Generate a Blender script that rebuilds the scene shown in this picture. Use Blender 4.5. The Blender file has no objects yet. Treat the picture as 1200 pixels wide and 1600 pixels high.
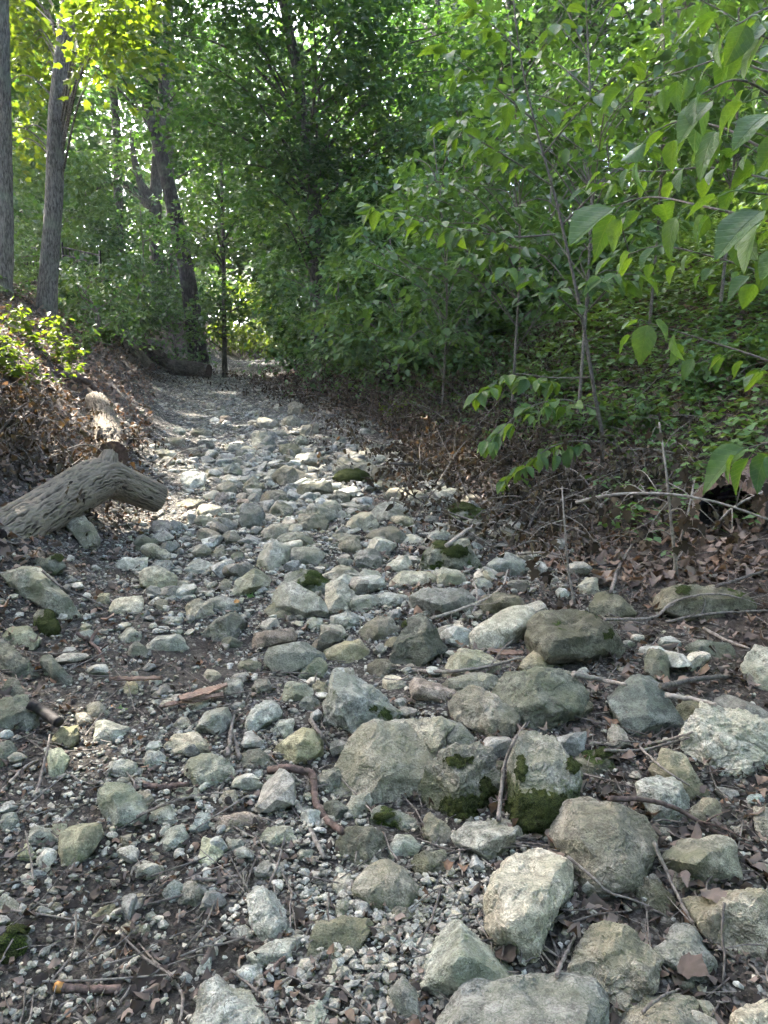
import bpy, bmesh, math, random
import numpy as np
from mathutils import Vector
random.seed(7); RNG = np.random.default_rng(7)
R = math.radians
S = bpy.context.scene
COL = S.collection
# ------------------------------------------------------------------ camera
CAM_Z, PITCH, F = 1.55, R(8), 1155.0          # F = focal length in pixels of a 1200 x 1600 frame
cam = bpy.data.cameras.new('camera'); co = bpy.data.objects.new('camera', cam); COL.objects.link(co)
co.location = (0, 0, CAM_Z); co.rotation_euler = (R(90) - PITCH, 0, 0)
cam.sensor_fit = 'VERTICAL'; cam.sensor_height = 36; cam.lens = 36 * F / 1600
cam.clip_start = .05; cam.clip_end = 600
S.camera = co
# ------------------------------------------------------------------ sky and sun
SUN_EL, SUN_AZ = R(48), R(48)                  # azimuth measured to the left of straight ahead
SUN = np.array([-math.sin(SUN_AZ)*math.cos(SUN_EL), math.cos(SUN_AZ)*math.cos(SUN_EL), math.sin(SUN_EL)])
w = bpy.data.worlds.new('World'); S.world = w; w.use_nodes = True
wn = w.node_tree.nodes; sky = wn.new('ShaderNodeTexSky'); sky.sky_type = 'NISHITA'; sky.sun_disc = False
sky.sun_elevation = SUN_EL; sky.sun_rotation = -SUN_AZ; sky.dust_density = 4; sky.ozone_density = .4; sky.air_density = .8
w.node_tree.links.new(sky.outputs[0], wn['Background'].inputs[0]); wn['Background'].inputs[1].default_value = .15
sl = bpy.data.lights.new('sun', 'SUN'); sl.energy = 3.0; sl.angle = R(.5); sl.color = (1, .93, .82)
so = bpy.data.objects.new('sun', sl); COL.objects.link(so)
so.rotation_euler = Vector(-SUN).to_track_quat('-Z', 'Y').to_euler(); so.location = (-20, 20, 30)
S.view_settings.view_transform = 'Standard'; S.view_settings.look = 'None'; S.view_settings.gamma = 1
S.view_settings.exposure = 3.75
S.view_settings.use_white_balance = True; S.view_settings.white_balance_temperature = 6600; S.view_settings.white_balance_tint = 11
cy = S.cycles if hasattr(S, 'cycles') else None
S.render.engine = 'CYCLES'; cy = S.cycles
cy.max_bounces = 6; cy.diffuse_bounces = 3; cy.glossy_bounces = 2; cy.transmission_bounces = 4; cy.transparent_max_bounces = 4
cy.use_denoising = True; cy.use_adaptive_sampling = True; cy.adaptive_threshold = .035; cy.caustics_reflective = False; cy.caustics_refractive = False
# ------------------------------------------------------------------ noise and ground shape
_P = np.random.default_rng(3).permutation(256); _P = np.concatenate([_P, _P, _P])
_G = np.random.default_rng(5).normal(size=(256, 3)); _G /= np.linalg.norm(_G, axis=1)[:, None]
def pn(P, seed=0):
    """gradient noise at points P (N,3), about -0.7..0.7"""
    P = np.asarray(P, float) + seed * 17.31
    I = np.floor(P).astype(int); f = P - I; I &= 255
    u = f*f*f*(f*(f*6 - 15) + 10)
    out = 0
    for dx in (0, 1):
        for dy in (0, 1):
            for dz in (0, 1):
                h = _P[_P[_P[(I[:, 0]+dx) & 255] + ((I[:, 1]+dy) & 255)] + ((I[:, 2]+dz) & 255)]
                g = _G[h]
                d = g[:, 0]*(f[:, 0]-dx) + g[:, 1]*(f[:, 1]-dy) + g[:, 2]*(f[:, 2]-dz)
                out = out + d*(u[:, 0] if dx else 1-u[:, 0])*(u[:, 1] if dy else 1-u[:, 1])*(u[:, 2] if dz else 1-u[:, 2])
    return out
def pn2(x, y, s, seed=0):
    x = np.asarray(x, float); y = np.asarray(y, float)
    return pn(np.stack([x.ravel()*s, y.ravel()*s, np.full(x.size, .37)], 1), seed).reshape(x.shape)
def sp(t, k): return k*np.logaddexp(0, np.asarray(t, float)/k)
_cy = [-20, 0, 2.45, 4.4, 8.9, 13, 17.6, 21, 24, 28, 32, 38, 50, 90]
_cx = [0, 0, -.2, -.53, -1.27, -2.5, -4.0, -4.6, -4.8, -4.75, -4.2, -2, 4, 20]
def cen(y):
    y = np.asarray(y, float)
    return sum(np.interp(y + o, _cy, _cx) for o in (-1, -.5, 0, .5, 1))/5
def ground(x, y, detail=True):
    x = np.asarray(x, float); y = np.asarray(y, float)
    z = .12*y - .17*sp(y - 29, 1.2)
    d = x - cen(y)
    tl = sp(-d - 1.45, .18); tr = sp(d - 1.6, .25)
    nl = np.clip((y - 1.0)/4, 0.12, 1)
    z = z + nl*3.4*(1 - np.exp(-.34*tl)) + nl*(.1*tr + 4.6*(1 - np.exp(-.16*sp(tr - 1.0, .3))))
    if detail:
        far = np.clip(1.2 - y/40, .3, 1)
        z = z + far*(.10*pn2(x, y, .55, 1) + .05*pn2(x, y, 1.7, 2) + .022*pn2(x, y, 5, 3))
        near = np.clip(1.3 - y/9, 0, 1)
        z = z + near*(.012*pn2(x, y, 14, 4) + .006*pn2(x, y, 37, 5))
    return z
CP, SPt = math.cos(PITCH), math.sin(PITCH)
RIGHT = np.array([1., 0, 0]); FWD = np.array([0, CP, -SPt]); UP = np.array([0, SPt, CP]); EYE = np.array([0, 0, CAM_Z])
def ray(px, py): return RIGHT*(px-600)/F + UP*(800-py)/F + FWD         # unit depth along FWD
def dep(px, py, D): return EYE + ray(px, py)*D                          # point at camera depth D
def aty(px, py, Y):
    r = ray(px, py); return EYE + r*(Y/r[1])
def at(px, py):
    """where the sight line through a photo pixel meets the ground"""
    r = ray(px, py); t = np.geomspace(.8, 70, 900)
    P = EYE + t[:, None]*r
    below = P[:, 2] < ground(P[:, 0], P[:, 1])
    i = int(np.argmax(below)) if below.any() else len(t) - 1
    return P[i]
def pix(P):
    v = np.asarray(P, float) - EYE; D = v @ FWD
    return 600 + F*(v @ RIGHT)/D, 800 - F*(v @ UP)/D
def grd(x, y): return float(ground(np.array([x]), np.array([y]))[0])
# ------------------------------------------------------------------ mesh and object helpers
def mesh(name, V, T, mat, attrs=None, smooth=True):
    V = np.ascontiguousarray(V, np.float32); T = np.ascontiguousarray(T, np.int32)
    me = bpy.data.meshes.new(name)
    me.vertices.add(len(V)); me.vertices.foreach_set('co', V.ravel())
    me.loops.add(T.size); me.loops.foreach_set('vertex_index', T.ravel())
    me.polygons.add(len(T)); me.polygons.foreach_set('loop_start', np.arange(0, T.size, 3, dtype=np.int32))
    me.polygons.foreach_set('use_smooth', np.full(len(T), smooth, bool))
    for k, a in (attrs or {}).items():
        at_ = me.attributes.new(k, 'FLOAT', 'POINT'); at_.data.foreach_set('value', np.ascontiguousarray(a, np.float32))
    me.update(calc_edges=True)
    if mat: me.materials.append(mat)
    return me
def obj(name, me, parent=None, loc=None, **props):
    o = bpy.data.objects.new(name, me); COL.objects.link(o)
    if parent is not None: o.parent = parent
    if loc is not None: o.location = loc
    for k, v in props.items(): o[k] = v
    return o
def thing(name, loc, label, category, group=None):
    o = bpy.data.objects.new(name, None); COL.objects.link(o); o.location = loc; o.empty_display_size = .1
    o['label'] = label; o['category'] = category
    if group: o['group'] = group
    return o
class MB:
    """collects triangles for one mesh"""
    def __init__(s): s.V = []; s.T = []; s.A = []; s.n = 0
    def add(s, V, T, rnd=0.):
        V = np.asarray(V, float); s.V.append(V); s.T.append(np.asarray(T, int) + s.n); s.n += len(V)
        s.A.append(np.full(len(V), rnd) if np.ndim(rnd) == 0 else np.asarray(rnd))
        return s
    def mesh(s, name, mat, off=(0, 0, 0), smooth=True):
        return mesh(name, np.concatenate(s.V) - np.asarray(off), np.concatenate(s.T), mat, {'rnd': np.concatenate(s.A)}, smooth)
def catmull(pts, per=6):
    P = np.asarray(pts, float)
    if len(P) < 3:
        t = np.linspace(0, 1, per + 1)[:, None]; return P[0]*(1-t) + P[-1]*t
    Q = np.vstack([2*P[0]-P[1], P, 2*P[-1]-P[-2]]); out = []
    for i in range(len(P) - 1):
        a, b, c, d = Q[i:i+4]
        for t in np.arange(per)/per:
            out.append(.5*((2*b) + (c-a)*t + (2*a-5*b+4*c-d)*t*t + (3*b-a-3*c+d)*t**3))
    out.append(P[-1]); return np.array(out)
def tube(P, r, sides=8, wob=0., seed=0, cap=True):
    P = np.asarray(P, float); n = len(P); r = np.broadcast_to(np.asarray(r, float), (n,))
    T = np.gradient(P, axis=0); T /= np.linalg.norm(T, axis=1)[:, None] + 1e-9
    up = np.array([0, 0, 1.]) if abs(T[0, 2]) < .9 else np.array([1., 0, 0])
    a = np.cross(T[0], up); a /= np.linalg.norm(a); A = [a]
    for i in range(1, n):
        a = A[-1] - T[i]*(A[-1] @ T[i]); A.append(a/np.linalg.norm(a))
    A = np.array(A); B = np.cross(T, A); th = np.arange(sides)*2*math.pi/sides
    rr = np.repeat(r[:, None], sides, 1)
    D = A[:, None, :]*np.cos(th)[None, :, None] + B[:, None, :]*np.sin(th)[None, :, None]
    if wob:
        q = P[:, None, :] + D*rr[:, :, None]
        rr = rr*(1 + wob*pn(q.reshape(-1, 3)/(r.max()*1.6), seed).reshape(n, sides))
    V = (P[:, None, :] + D*rr[:, :, None]).reshape(-1, 3)
    i, j = np.meshgrid(np.arange(n-1), np.arange(sides), indexing='ij'); k = (j+1) % sides
    q = np.stack([i*sides+j, i*sides+k, (i+1)*sides+k, (i+1)*sides+j], -1).reshape(-1, 4)
    Tt = np.concatenate([q[:, [0, 2, 1]], q[:, [0, 3, 2]]])
    if cap:
        V = np.vstack([V, P[0], P[-1]]); c0, c1 = len(V)-2, len(V)-1; j = np.arange(sides); k = (j+1) % sides
        Tt = np.vstack([Tt, np.stack([np.full(sides, c0), j, k], 1), np.stack([np.full(sides, c1), (n-1)*sides+k, (n-1)*sides+j], 1)])
    return V, Tt
def norm(v): v = np.asarray(v, float); return v/(np.linalg.norm(v, axis=-1, keepdims=True) + 1e-9)
def frames(d, n):
    """rotation matrices whose columns are side, direction, normal"""
    d = norm(d); s = norm(np.cross(d, n)); n = np.cross(s, d); return np.stack([s, d, n], -1)
def inst(tv, tt, pos, Rm, sc, rnd):
    n, k = len(pos), len(tv); sc = np.asarray(sc, float)
    sc = sc[:, None, None] if sc.ndim == 1 else sc[:, None, :]
    V = np.einsum('nij,nkj->nki', Rm, tv[None]*sc) + pos[:, None, :]
    T = tt[None] + (np.arange(n)*k)[:, None, None]
    return V.reshape(-1, 3), T.reshape(-1, 3), np.repeat(rnd, k)
def randrot(n, rng=RNG):
    q = rng.normal(size=(n, 4)); q /= np.linalg.norm(q, axis=1)[:, None]; a, b, c, d = q.T
    return np.stack([np.stack([a*a+b*b-c*c-d*d, 2*(b*c-a*d), 2*(b*d+a*c)], -1), np.stack([2*(b*c+a*d), a*a-b*b+c*c-d*d, 2*(c*d-a*b)], -1),
                     np.stack([2*(b*d-a*c), 2*(c*d+a*b), a*a-b*b-c*c+d*d], -1)], 1)
# ------------------------------------------------------------------ materials
class NT:
    def __init__(s, name):
        s.m = bpy.data.materials.new(name); s.m.use_nodes = True; s.t = s.m.node_tree; s.t.nodes.clear()
        s.out = s.t.nodes.new('ShaderNodeOutputMaterial')
    def n(s, kind, ins=None, **kw):
        nd = s.t.nodes.new('ShaderNode' + kind)
        for k, v in kw.items(): setattr(nd, k, v)
        for k, v in (ins or {}).items(): s.set(nd.inputs[k], v)
        return nd
    def set(s, sock, v):
        if isinstance(v, bpy.types.NodeSocket): s.t.links.new(v, sock)
        elif isinstance(v, bpy.types.Node): s.t.links.new(v.outputs[0], sock)
        else:
            if sock.type == 'RGBA' and len(v) == 3: v = (*v, 1)
            sock.default_value = v
    def math(s, op, a, b=0., clamp=False): return s.n('Math', {0: a, 1: b}, operation=op, use_clamp=clamp).outputs[0]
    def mix(s, f, a, b, blend='MIX'):
        nd = s.n('Mix', data_type='RGBA', blend_type=blend)
        s.set(nd.inputs[0], f); s.set(nd.inputs[6], a); s.set(nd.inputs[7], b); return nd.outputs[2]
    def ramp(s, f, lo, hi, a=0., b=1.): return s.n('MapRange', {0: f, 1: lo, 2: hi, 3: a, 4: b}, clamp=True, interpolation_type='SMOOTHSTEP').outputs[0]
    def noise(s, vec, scale, detail=4, rough=.55, dist=0.): return s.n('TexNoise', {'Vector': vec, 'Scale': scale, 'Detail': detail, 'Roughness': rough, 'Distortion': dist}).outputs[0]
    def attr(s, name, typ='GEOMETRY'): return s.n('Attribute', attribute_name=name, attribute_type=typ)
    def done(s, sh): s.set(s.out.inputs['Surface'], sh); return s.m
def rock_material(name, stuff=False):
    t = NT(name); tc = t.n('TexCoord').outputs['Object']; oi = t.n('ObjectInfo')
    if stuff:
        r = t.attr('rnd').outputs['Fac']; vec = t.n('NewGeometry').outputs['Position']
    else:
        r = oi.outputs['Random']; vec = t.n('VectorMath', {0: tc, 1: t.n('VectorMath', {0: oi.outputs['Location'], 3: 3.7}, operation='SCALE').outputs[0]}, operation='ADD').outputs[0]
    big, mid, fine = t.noise(vec, 7, 3, .6), t.noise(vec, 30, 5, .68), t.noise(vec, 170, 2, .7)
    c = t.mix(t.ramp(mid, .34, .68), (.16, .157, .134), (.56, .545, .485)); c = t.mix(t.ramp(big, .35, .65, .0, .5), c, (.24, .24, .21))
    c = t.mix(t.math('MULTIPLY', t.ramp(fine, .52, .66), .32), c, (.60, .59, .55))                # pale crystalline flecks
    c = t.mix(t.math('MULTIPLY', t.ramp(fine, .47, .36), .42), c, (.07, .07, .06))                # dark pits
    crack = t.n('TexVoronoi', {'Vector': t.n('VectorMath', {0: vec, 1: t.n('TexNoise', {'Vector': vec, 'Scale': 9., 'Detail': 2.}).outputs[1]}, operation='ADD').outputs[0], 'Scale': 5. if not stuff else 14.}, feature='DISTANCE_TO_EDGE').outputs[0]
    ck = t.math('MULTIPLY', t.ramp(crack, .022, .004), t.ramp(mid, .42, .6))
    c = t.mix(t.math('MULTIPLY', ck, .75), c, (.05, .045, .035))
    c = t.mix(t.math('MULTIPLY', t.ramp(t.noise(vec, 3.2, 3, .6), .56, .64), .45), c, (.16, .145, .115))      # damp and earth stained areas
    # algae film in blotches
    green = t.attr('green', 'OBJECT').outputs['Fac'] if not stuff else t.ramp(r, .55, 1, 0, .5)
    gm = t.math('MULTIPLY', t.ramp(t.math('ADD', big, t.math('MULTIPLY', mid, .35)), .56, .82), green, True)
    c = t.mix(gm, c, t.mix(mid, (.11, .115, .062), (.26, .265, .175)))
    # value differs from stone to stone
    c = t.mix(1., c, t.n('HueSaturation', {'Color': (.8, .8, .8, 1), 'Value': t.ramp(r, 0, 1, .62 if not stuff else .62, 1.2 if not stuff else 1.42)}).outputs[0], 'MULTIPLY')
    c = t.mix(1., c, t.mix(t.math('FRACT', t.math('MULTIPLY', r, 7.31)), (1.07, 1.0, .89), (.93, .98, 1.02)), 'MULTIPLY')      # warm and cool stones
    if not stuff:
        c = t.mix(1., c, t.attr('tint', 'OBJECT').outputs['Color'], 'MULTIPLY')
        # darker brown toward the foot, with a ragged edge
        gz = t.n('SeparateXYZ', {0: t.n('TexCoord').outputs['Generated']}).outputs[2]
        soil = t.ramp(t.math('ADD', gz, t.math('MULTIPLY', big, .5)), .46, .30)
        c = t.mix(t.math('MULTIPLY', soil, .5), c, (.07, .062, .045))
        moss, low = t.attr('moss', 'OBJECT').outputs['Fac'], t.attr('mosslow', 'OBJECT').outputs['Fac']
        nz = t.n('SeparateXYZ', {0: t.n('NewGeometry').outputs['Normal']}).outputs[2]
        mm = t.ramp(t.math('ADD', t.math('MULTIPLY', big, 1.), t.math('MULTIPLY', mid, .25)), t.math('SUBTRACT', 1.02, t.math('MULTIPLY', moss, .45)), t.math('SUBTRACT', 1.08, t.math('MULTIPLY', moss, .45)))
        ml = t.math('MULTIPLY', low, t.ramp(t.math('ADD', gz, t.math('MULTIPLY', mid, .35)), .92, .80))
        mk = t.math('MAXIMUM', mm, ml)
        mfine = t.noise(vec, 260, 3, .6)
        c = t.mix(mk, c, t.mix(t.ramp(mfine, .35, .68), (.012, .022, .004), (.085, .125, .018)))
    h = t.math('ADD', t.math('MULTIPLY', mid, 1.), t.math('MULTIPLY', fine, .4))
    if not stuff: h = t.math('ADD', h, t.math('MULTIPLY', mk, t.math('MULTIPLY', mfine, 1.2)))
    b = t.n('Bump', {'Height': h, 'Strength': .9, 'Distance': .02 if not stuff else .006})
    return t.done(t.n('BsdfPrincipled', {'Base Color': c, 'Roughness': .88, 'Specular IOR Level': .25, 'Normal': b.outputs[0]}))
def leaf_material(name, cols, trans=.42, rough=.5, spec=.35, tcol=(1.6, 1.35, .35)):
    """cols: colours picked by the per-leaf random value"""
    t = NT(name); r = t.attr('rnd').outputs['Fac']
    ramp = t.n('ValToRGB', {0: r}); e = ramp.color_ramp.elements
    for i, cc in enumerate(cols):
        p = i/(len(cols)-1)
        el = e[0] if i == 0 else (e[-1] if i == len(cols)-1 else e.new(p))
        el.position = p; el.color = (*cc, 1)
    vec = t.n('NewGeometry').outputs['Position']
    c = t.mix(t.ramp(t.noise(vec, 40, 3), .35, .7, 0, .45), ramp.outputs[0], t.mix(1., ramp.outputs[0], (.55, .6, .5), 'MULTIPLY'))
    p = t.n('BsdfPrincipled', {'Base Color': c, 'Roughness': rough, 'Specular IOR Level': spec})
    tr = t.n('BsdfTranslucent', {'Color': t.mix(1., c, tcol, 'MULTIPLY')})
    return t.done(t.n('MixShader', {0: trans, 1: p.outputs[0], 2: tr.outputs[0]}).outputs[0])
def plain_material(name, a, b, scale=20, rough=.8, bump=.004, stretch=(1, 1, 1), spec=.3, bscale=None):
    t = NT(name); vec = t.n('Mapping', {'Vector': t.n('TexCoord').outputs['Object'], 'Scale': stretch}).outputs[0]
    n1 = t.noise(vec, scale, 6, .65, .3); n2 = t.noise(vec, bscale or scale*3, 4, .6)
    r = t.attr('rnd').outputs['Fac']
    c = t.mix(t.ramp(n1, .3, .7), a, b); c = t.mix(1., c, t.n('HueSaturation', {'Color': (.85, .85, .85, 1), 'Value': t.ramp(r, 0, 1, .7, 1.4)}).outputs[0], 'MULTIPLY')
    bp = t.n('Bump', {'Height': t.math('ADD', n1, t.math('MULTIPLY', n2, .5)), 'Strength': .8, 'Distance': bump})
    return t.done(t.n('BsdfPrincipled', {'Base Color': c, 'Roughness': rough, 'Specular IOR Level': spec, 'Normal': bp.outputs[0]}))
def ground_material():
    t = NT('forest_floor'); vec = t.n('NewGeometry').outputs['Position']; pa = t.attr('path').outputs['Fac']; gr = t.attr('grit').outputs['Fac']
    n1, n2, n3 = t.noise(vec, 3, 5, .6), t.noise(vec, 22, 6, .7), t.noise(vec, 110, 5, .7)
    soil = t.mix(t.ramp(n2, .3, .7), (.011, .010, .009), (.05, .045, .039))
    soil = t.mix(t.math('MULTIPLY', t.ramp(n3, .5, .66), .6), soil, (.12, .112, .098))
    litter = t.mix(t.ramp(n2, .3, .7), (.022, .017, .0135), (.085, .067, .055))
    c = t.mix(t.ramp(pa, .2, .7), litter, soil)
    v = t.n('TexVoronoi', {'Vector': vec, 'Scale': 60.}); v2 = t.n('TexVoronoi', {'Vector': vec, 'Scale': 22.})
    hue = t.n('SeparateColor', {0: v.outputs['Color']}).outputs[0]; hue2 = t.n('SeparateColor', {0: v2.outputs['Color']}).outputs[1]
    grit = t.mix(hue, (.16, .155, .135), (.46, .45, .41))
    gmask = t.math('MULTIPLY', t.ramp(t.math('ADD', t.math('MULTIPLY', hue2, .55), t.math('MULTIPLY', n1, .6)), .44, .58), gr, True)
    gmask = t.math('MULTIPLY', gmask, t.ramp(v.outputs['Distance'], .62, .35), True)
    c = t.mix(gmask, c, grit)
    h = t.math('ADD', t.math('MULTIPLY', n2, 1.), t.math('ADD', t.math('MULTIPLY', n3, .5), t.math('MULTIPLY', gmask, t.ramp(v.outputs['Distance'], .6, 0.))))
    b = t.n('Bump', {'Height': h, 'Strength': 1., 'Distance': .018})
    return t.done(t.n('BsdfPrincipled', {'Base Color': c, 'Roughness': .92, 'Specular IOR Level': .2, 'Normal': b.outputs[0]}))
def bark_material(name, a, b, rough=.9, su=1., zs=.25, bump=.012):
    t = NT(name); tc = t.n('TexCoord').outputs['Object']
    vec = t.n('Mapping', {'Vector': tc, 'Scale': (su, su, su*zs)}).outputs[0]
    n1, n2, n3 = t.noise(vec, 24, 6, .6, .6), t.noise(tc, 4, 3), t.noise(tc, 130, 3)
    c = t.mix(t.ramp(n1, .35, .66), a, b); c = t.mix(t.ramp(n2, .45, .75, 0, .45), c, (.16, .18, .13))
    bp = t.n('Bump', {'Height': t.math('ADD', n1, t.math('MULTIPLY', n3, .15)), 'Strength': 1., 'Distance': bump})
    return t.done(t.n('BsdfPrincipled', {'Base Color': c, 'Roughness': rough, 'Specular IOR Level': .2, 'Normal': bp.outputs[0]}))
M = dict(
    rock=rock_material('limestone'), gravel=rock_material('limestone_gravel', True), ground=ground_material(),
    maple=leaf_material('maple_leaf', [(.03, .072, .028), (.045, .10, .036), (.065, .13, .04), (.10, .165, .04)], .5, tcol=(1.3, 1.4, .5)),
    sunny=leaf_material('sun_painted_leaf', [(.08, .13, .022), (.11, .165, .028), (.15, .20, .035)], .58, tcol=(1.35, 1.35, .4)),  # sunlight put into the colour: lighter, yellower copy of the maple leaf
    shrub=leaf_material('understorey_leaf', [(.04, .09, .042), (.06, .13, .055), (.08, .16, .06), (.105, .19, .055)], .4, .42, .5, (1.4, 1.45, .45)),
    sap=leaf_material('sapling_leaf', [(.05, .105, .045), (.07, .14, .055), (.09, .165, .058)], .45, .38, .5, (1.5, 1.45, .4)),
    cover=leaf_material('ground_cover_leaf', [(.055, .115, .045), (.08, .165, .06), (.12, .21, .07)], .4, .5, .4),
    dead=leaf_material('dead_leaf', [(.03, .024, .021), (.07, .055, .047), (.125, .10, .087), (.21, .168, .145), (.17, .105, .068)], .18, .7, .25, (1.3, .9, .5)),
    brown=leaf_material('withered_leaf', [(.018, .015, .011), (.042, .034, .025), (.078, .063, .047), (.068, .06, .034)], .2, .75, .2, (1.4, .9, .4)),
    twig=plain_material('twig_bark', (.065, .056, .048), (.22, .195, .17), 60, .85, .003),
    dry=plain_material('dry_stick', (.13, .11, .09), (.33, .30, .26), 50, .8, .003),
    dark=plain_material('dark_wood', (.008, .007, .007), (.03, .025, .022), 50, .7, .003),
    root=plain_material('root_bark', (.05, .034, .028), (.15, .105, .088), 40, .8, .006),
    chip=plain_material('bark_chip', (.16, .10, .07), (.34, .24, .18), 30, .8, .005, (1, 6, 1)),
    cut=plain_material('cut_wood', (.25, .17, .11), (.42, .31, .21), 40, .8, .003),
    orange=plain_material('orange_wood', (.30, .13, .03), (.55, .30, .10), 60, .75, .003),
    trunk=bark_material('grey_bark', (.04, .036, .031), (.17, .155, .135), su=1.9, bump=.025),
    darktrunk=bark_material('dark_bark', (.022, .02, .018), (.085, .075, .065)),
    snag=bark_material('snag_bark', (.010, .009, .008), (.045, .04, .036), su=1.2, bump=.03),  # extra dark bark, so the snag stays clear through the haze
    log=bark_material('elm_bark', (.05, .042, .032), (.25, .215, .17), zs=.6, bump=.006),
    iron=plain_material('black_iron', (.006, .006, .007), (.014, .014, .015), 30, .5, .001),
    hollow=plain_material('near_black_wood', (.004, .003, .003), (.012, .009, .007), 30, .95, .005),  # near-black wood for the log hollow and the knot
)
# ================================================================== ground
def build_ground():
    def axis(lo, hi, fine_lo, fine_hi, step, grow):
        a = list(np.arange(fine_lo, fine_hi + 1e-6, step)); s = step
        while a[-1] < hi: s *= grow; a.append(a[-1] + s)
        s = step
        while a[0] > lo: s *= grow; a.insert(0, a[0] - s)
        return np.array(a)
    xs = axis(-120, 120, -2.5, 2.5, .04, 1.06); ys = axis(-30, 130, .9, 5.2, .036, 1.04)
    X, Y = np.meshgrid(xs, ys); Z = ground(X, Y)
    d = X - cen(Y)
    pm = np.clip(1.25 - (np.abs(d) - 1.3 - .35*pn2(X, Y, .9, 8))/.7, 0, 1)
    # gravel lies thick on the far path and in pockets nearby
    gr = pm*np.clip(.45 + .5*np.clip((Y - 3.5)/4, 0, 1) + .5*pn2(X, Y, 1.3, 9) - .25*(X < cen(Y) - .3)*(Y < 4), .0, 1)
    n, m = X.shape; i, j = np.meshgrid(np.arange(n-1), np.arange(m-1), indexing='ij'); a = i*m + j
    T = np.concatenate([np.stack([a, a+1, a+m+1], -1).reshape(-1, 3), np.stack([a, a+m+1, a+m], -1).reshape(-1, 3)])
    me = mesh('ground', np.stack([X, Y, Z], -1).reshape(-1, 3), T, M['ground'], {'path': pm.ravel(), 'grit': gr.ravel()})
    obj('ground', me, kind='structure', label='stony forest path with dark soil and leaf littered banks')
build_ground()
# ================================================================== rocks
def ico(sub):
    bm = bmesh.new(); bmesh.ops.create_icosphere(bm, subdivisions=sub, radius=1); bm.verts.ensure_lookup_table()
    V = np.array([v.co[:] for v in bm.verts]); T = np.array([[v.index for v in f.verts] for f in bm.faces]); bm.free()
    return norm(V), T
ICO = {k: ico(k) for k in (1, 2, 3, 4, 5, 6)}
def hull_planes(P):
    bm = bmesh.new()
    for p in P: bm.verts.new(p)
    bmesh.ops.convex_hull(bm, input=bm.verts); bm.normal_update()
    pl = [(np.array(f.normal), np.array(f.verts[0].co)) for f in bm.faces]; bm.free(); return pl
def planes_to_shape(N, H, dirs, p):
    q = np.clip(dirs @ N.T, 0, None)/H[None]
    return (q**p).sum(1)**(-1/p)
def rock_shape(P, c, sub, p, rough, seed, scale):
    """a stone as a softened polyhedron: planes of the hull of P, then broken surface relief"""
    N, H = [], []
    for n, q in hull_planes(P):
        if np.linalg.norm(n) < .5: continue
        h = (q - c) @ n
        if h < .02*scale: h = .02*scale
        if any(n @ m > .97 for m in N): continue
        N.append(n); H.append(h)
    # a few clean breaks across the corners that face the light and the path
    rb = np.random.default_rng(seed)
    for _ in range(7):
        n = norm(rb.normal(size=3) + np.array([0, -.55, .75]))
        N.append(n); H.append(max((P @ n).max()*rb.uniform(.64, .9), .05*scale))
    N, H = np.array(N), np.array(H)
    D, T = ICO[sub]; ext = (P.max(0) - P.min(0)) + .05*scale
    D = norm(D*ext)
    r = planes_to_shape(N, H, D, p)
    V = D*r[:, None]
    q = V/scale
    warp = .35*np.stack([pn(q*2.2, seed+31), pn(q*2.2, seed+47), pn(q*2.2, seed+59)], 1)
    a = .06*pn(q*2.3 + warp, seed) + .055*(pn(q*5.5 + warp, seed+3))
    # ledges: the surface breaks away in steps
    st = pn(q*3.3 + warp*2, seed+9); a += .15*(np.floor(st*6)/6 + .2*st)
    if sub >= 5: a += .038*pn(q*12 + warp, seed+5) - .05*np.clip(.1 - np.abs(pn(q*5 + warp*3, seed+7)), 0, 1)*3
    if sub >= 6: a += .02*pn(q*26, seed+6)
    V = V + norm(V)*(a*rough*scale*.62)[:, None]
    return V, T
TINT = dict(g=((.98, .98, .94), .4), w=((1.5, 1.47, 1.38), .25), d=((.60, .61, .54), .6), m=((.84, .86, .76), .5), b=((.86, .95, .97), .35),
            p=((1.18, 1.03, .98), .1), t=((1.04, 1.0, .86), .5), y=((1.1, 1.12, .9), .6), s=((1.15, 1.15, 1.10), .45), k=((.93, .95, .87), .6))
FOOT = []          # footprints of placed stones (x, y, radius)
ROCKS = []         # pixel boxes and short names, for the labels
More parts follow.
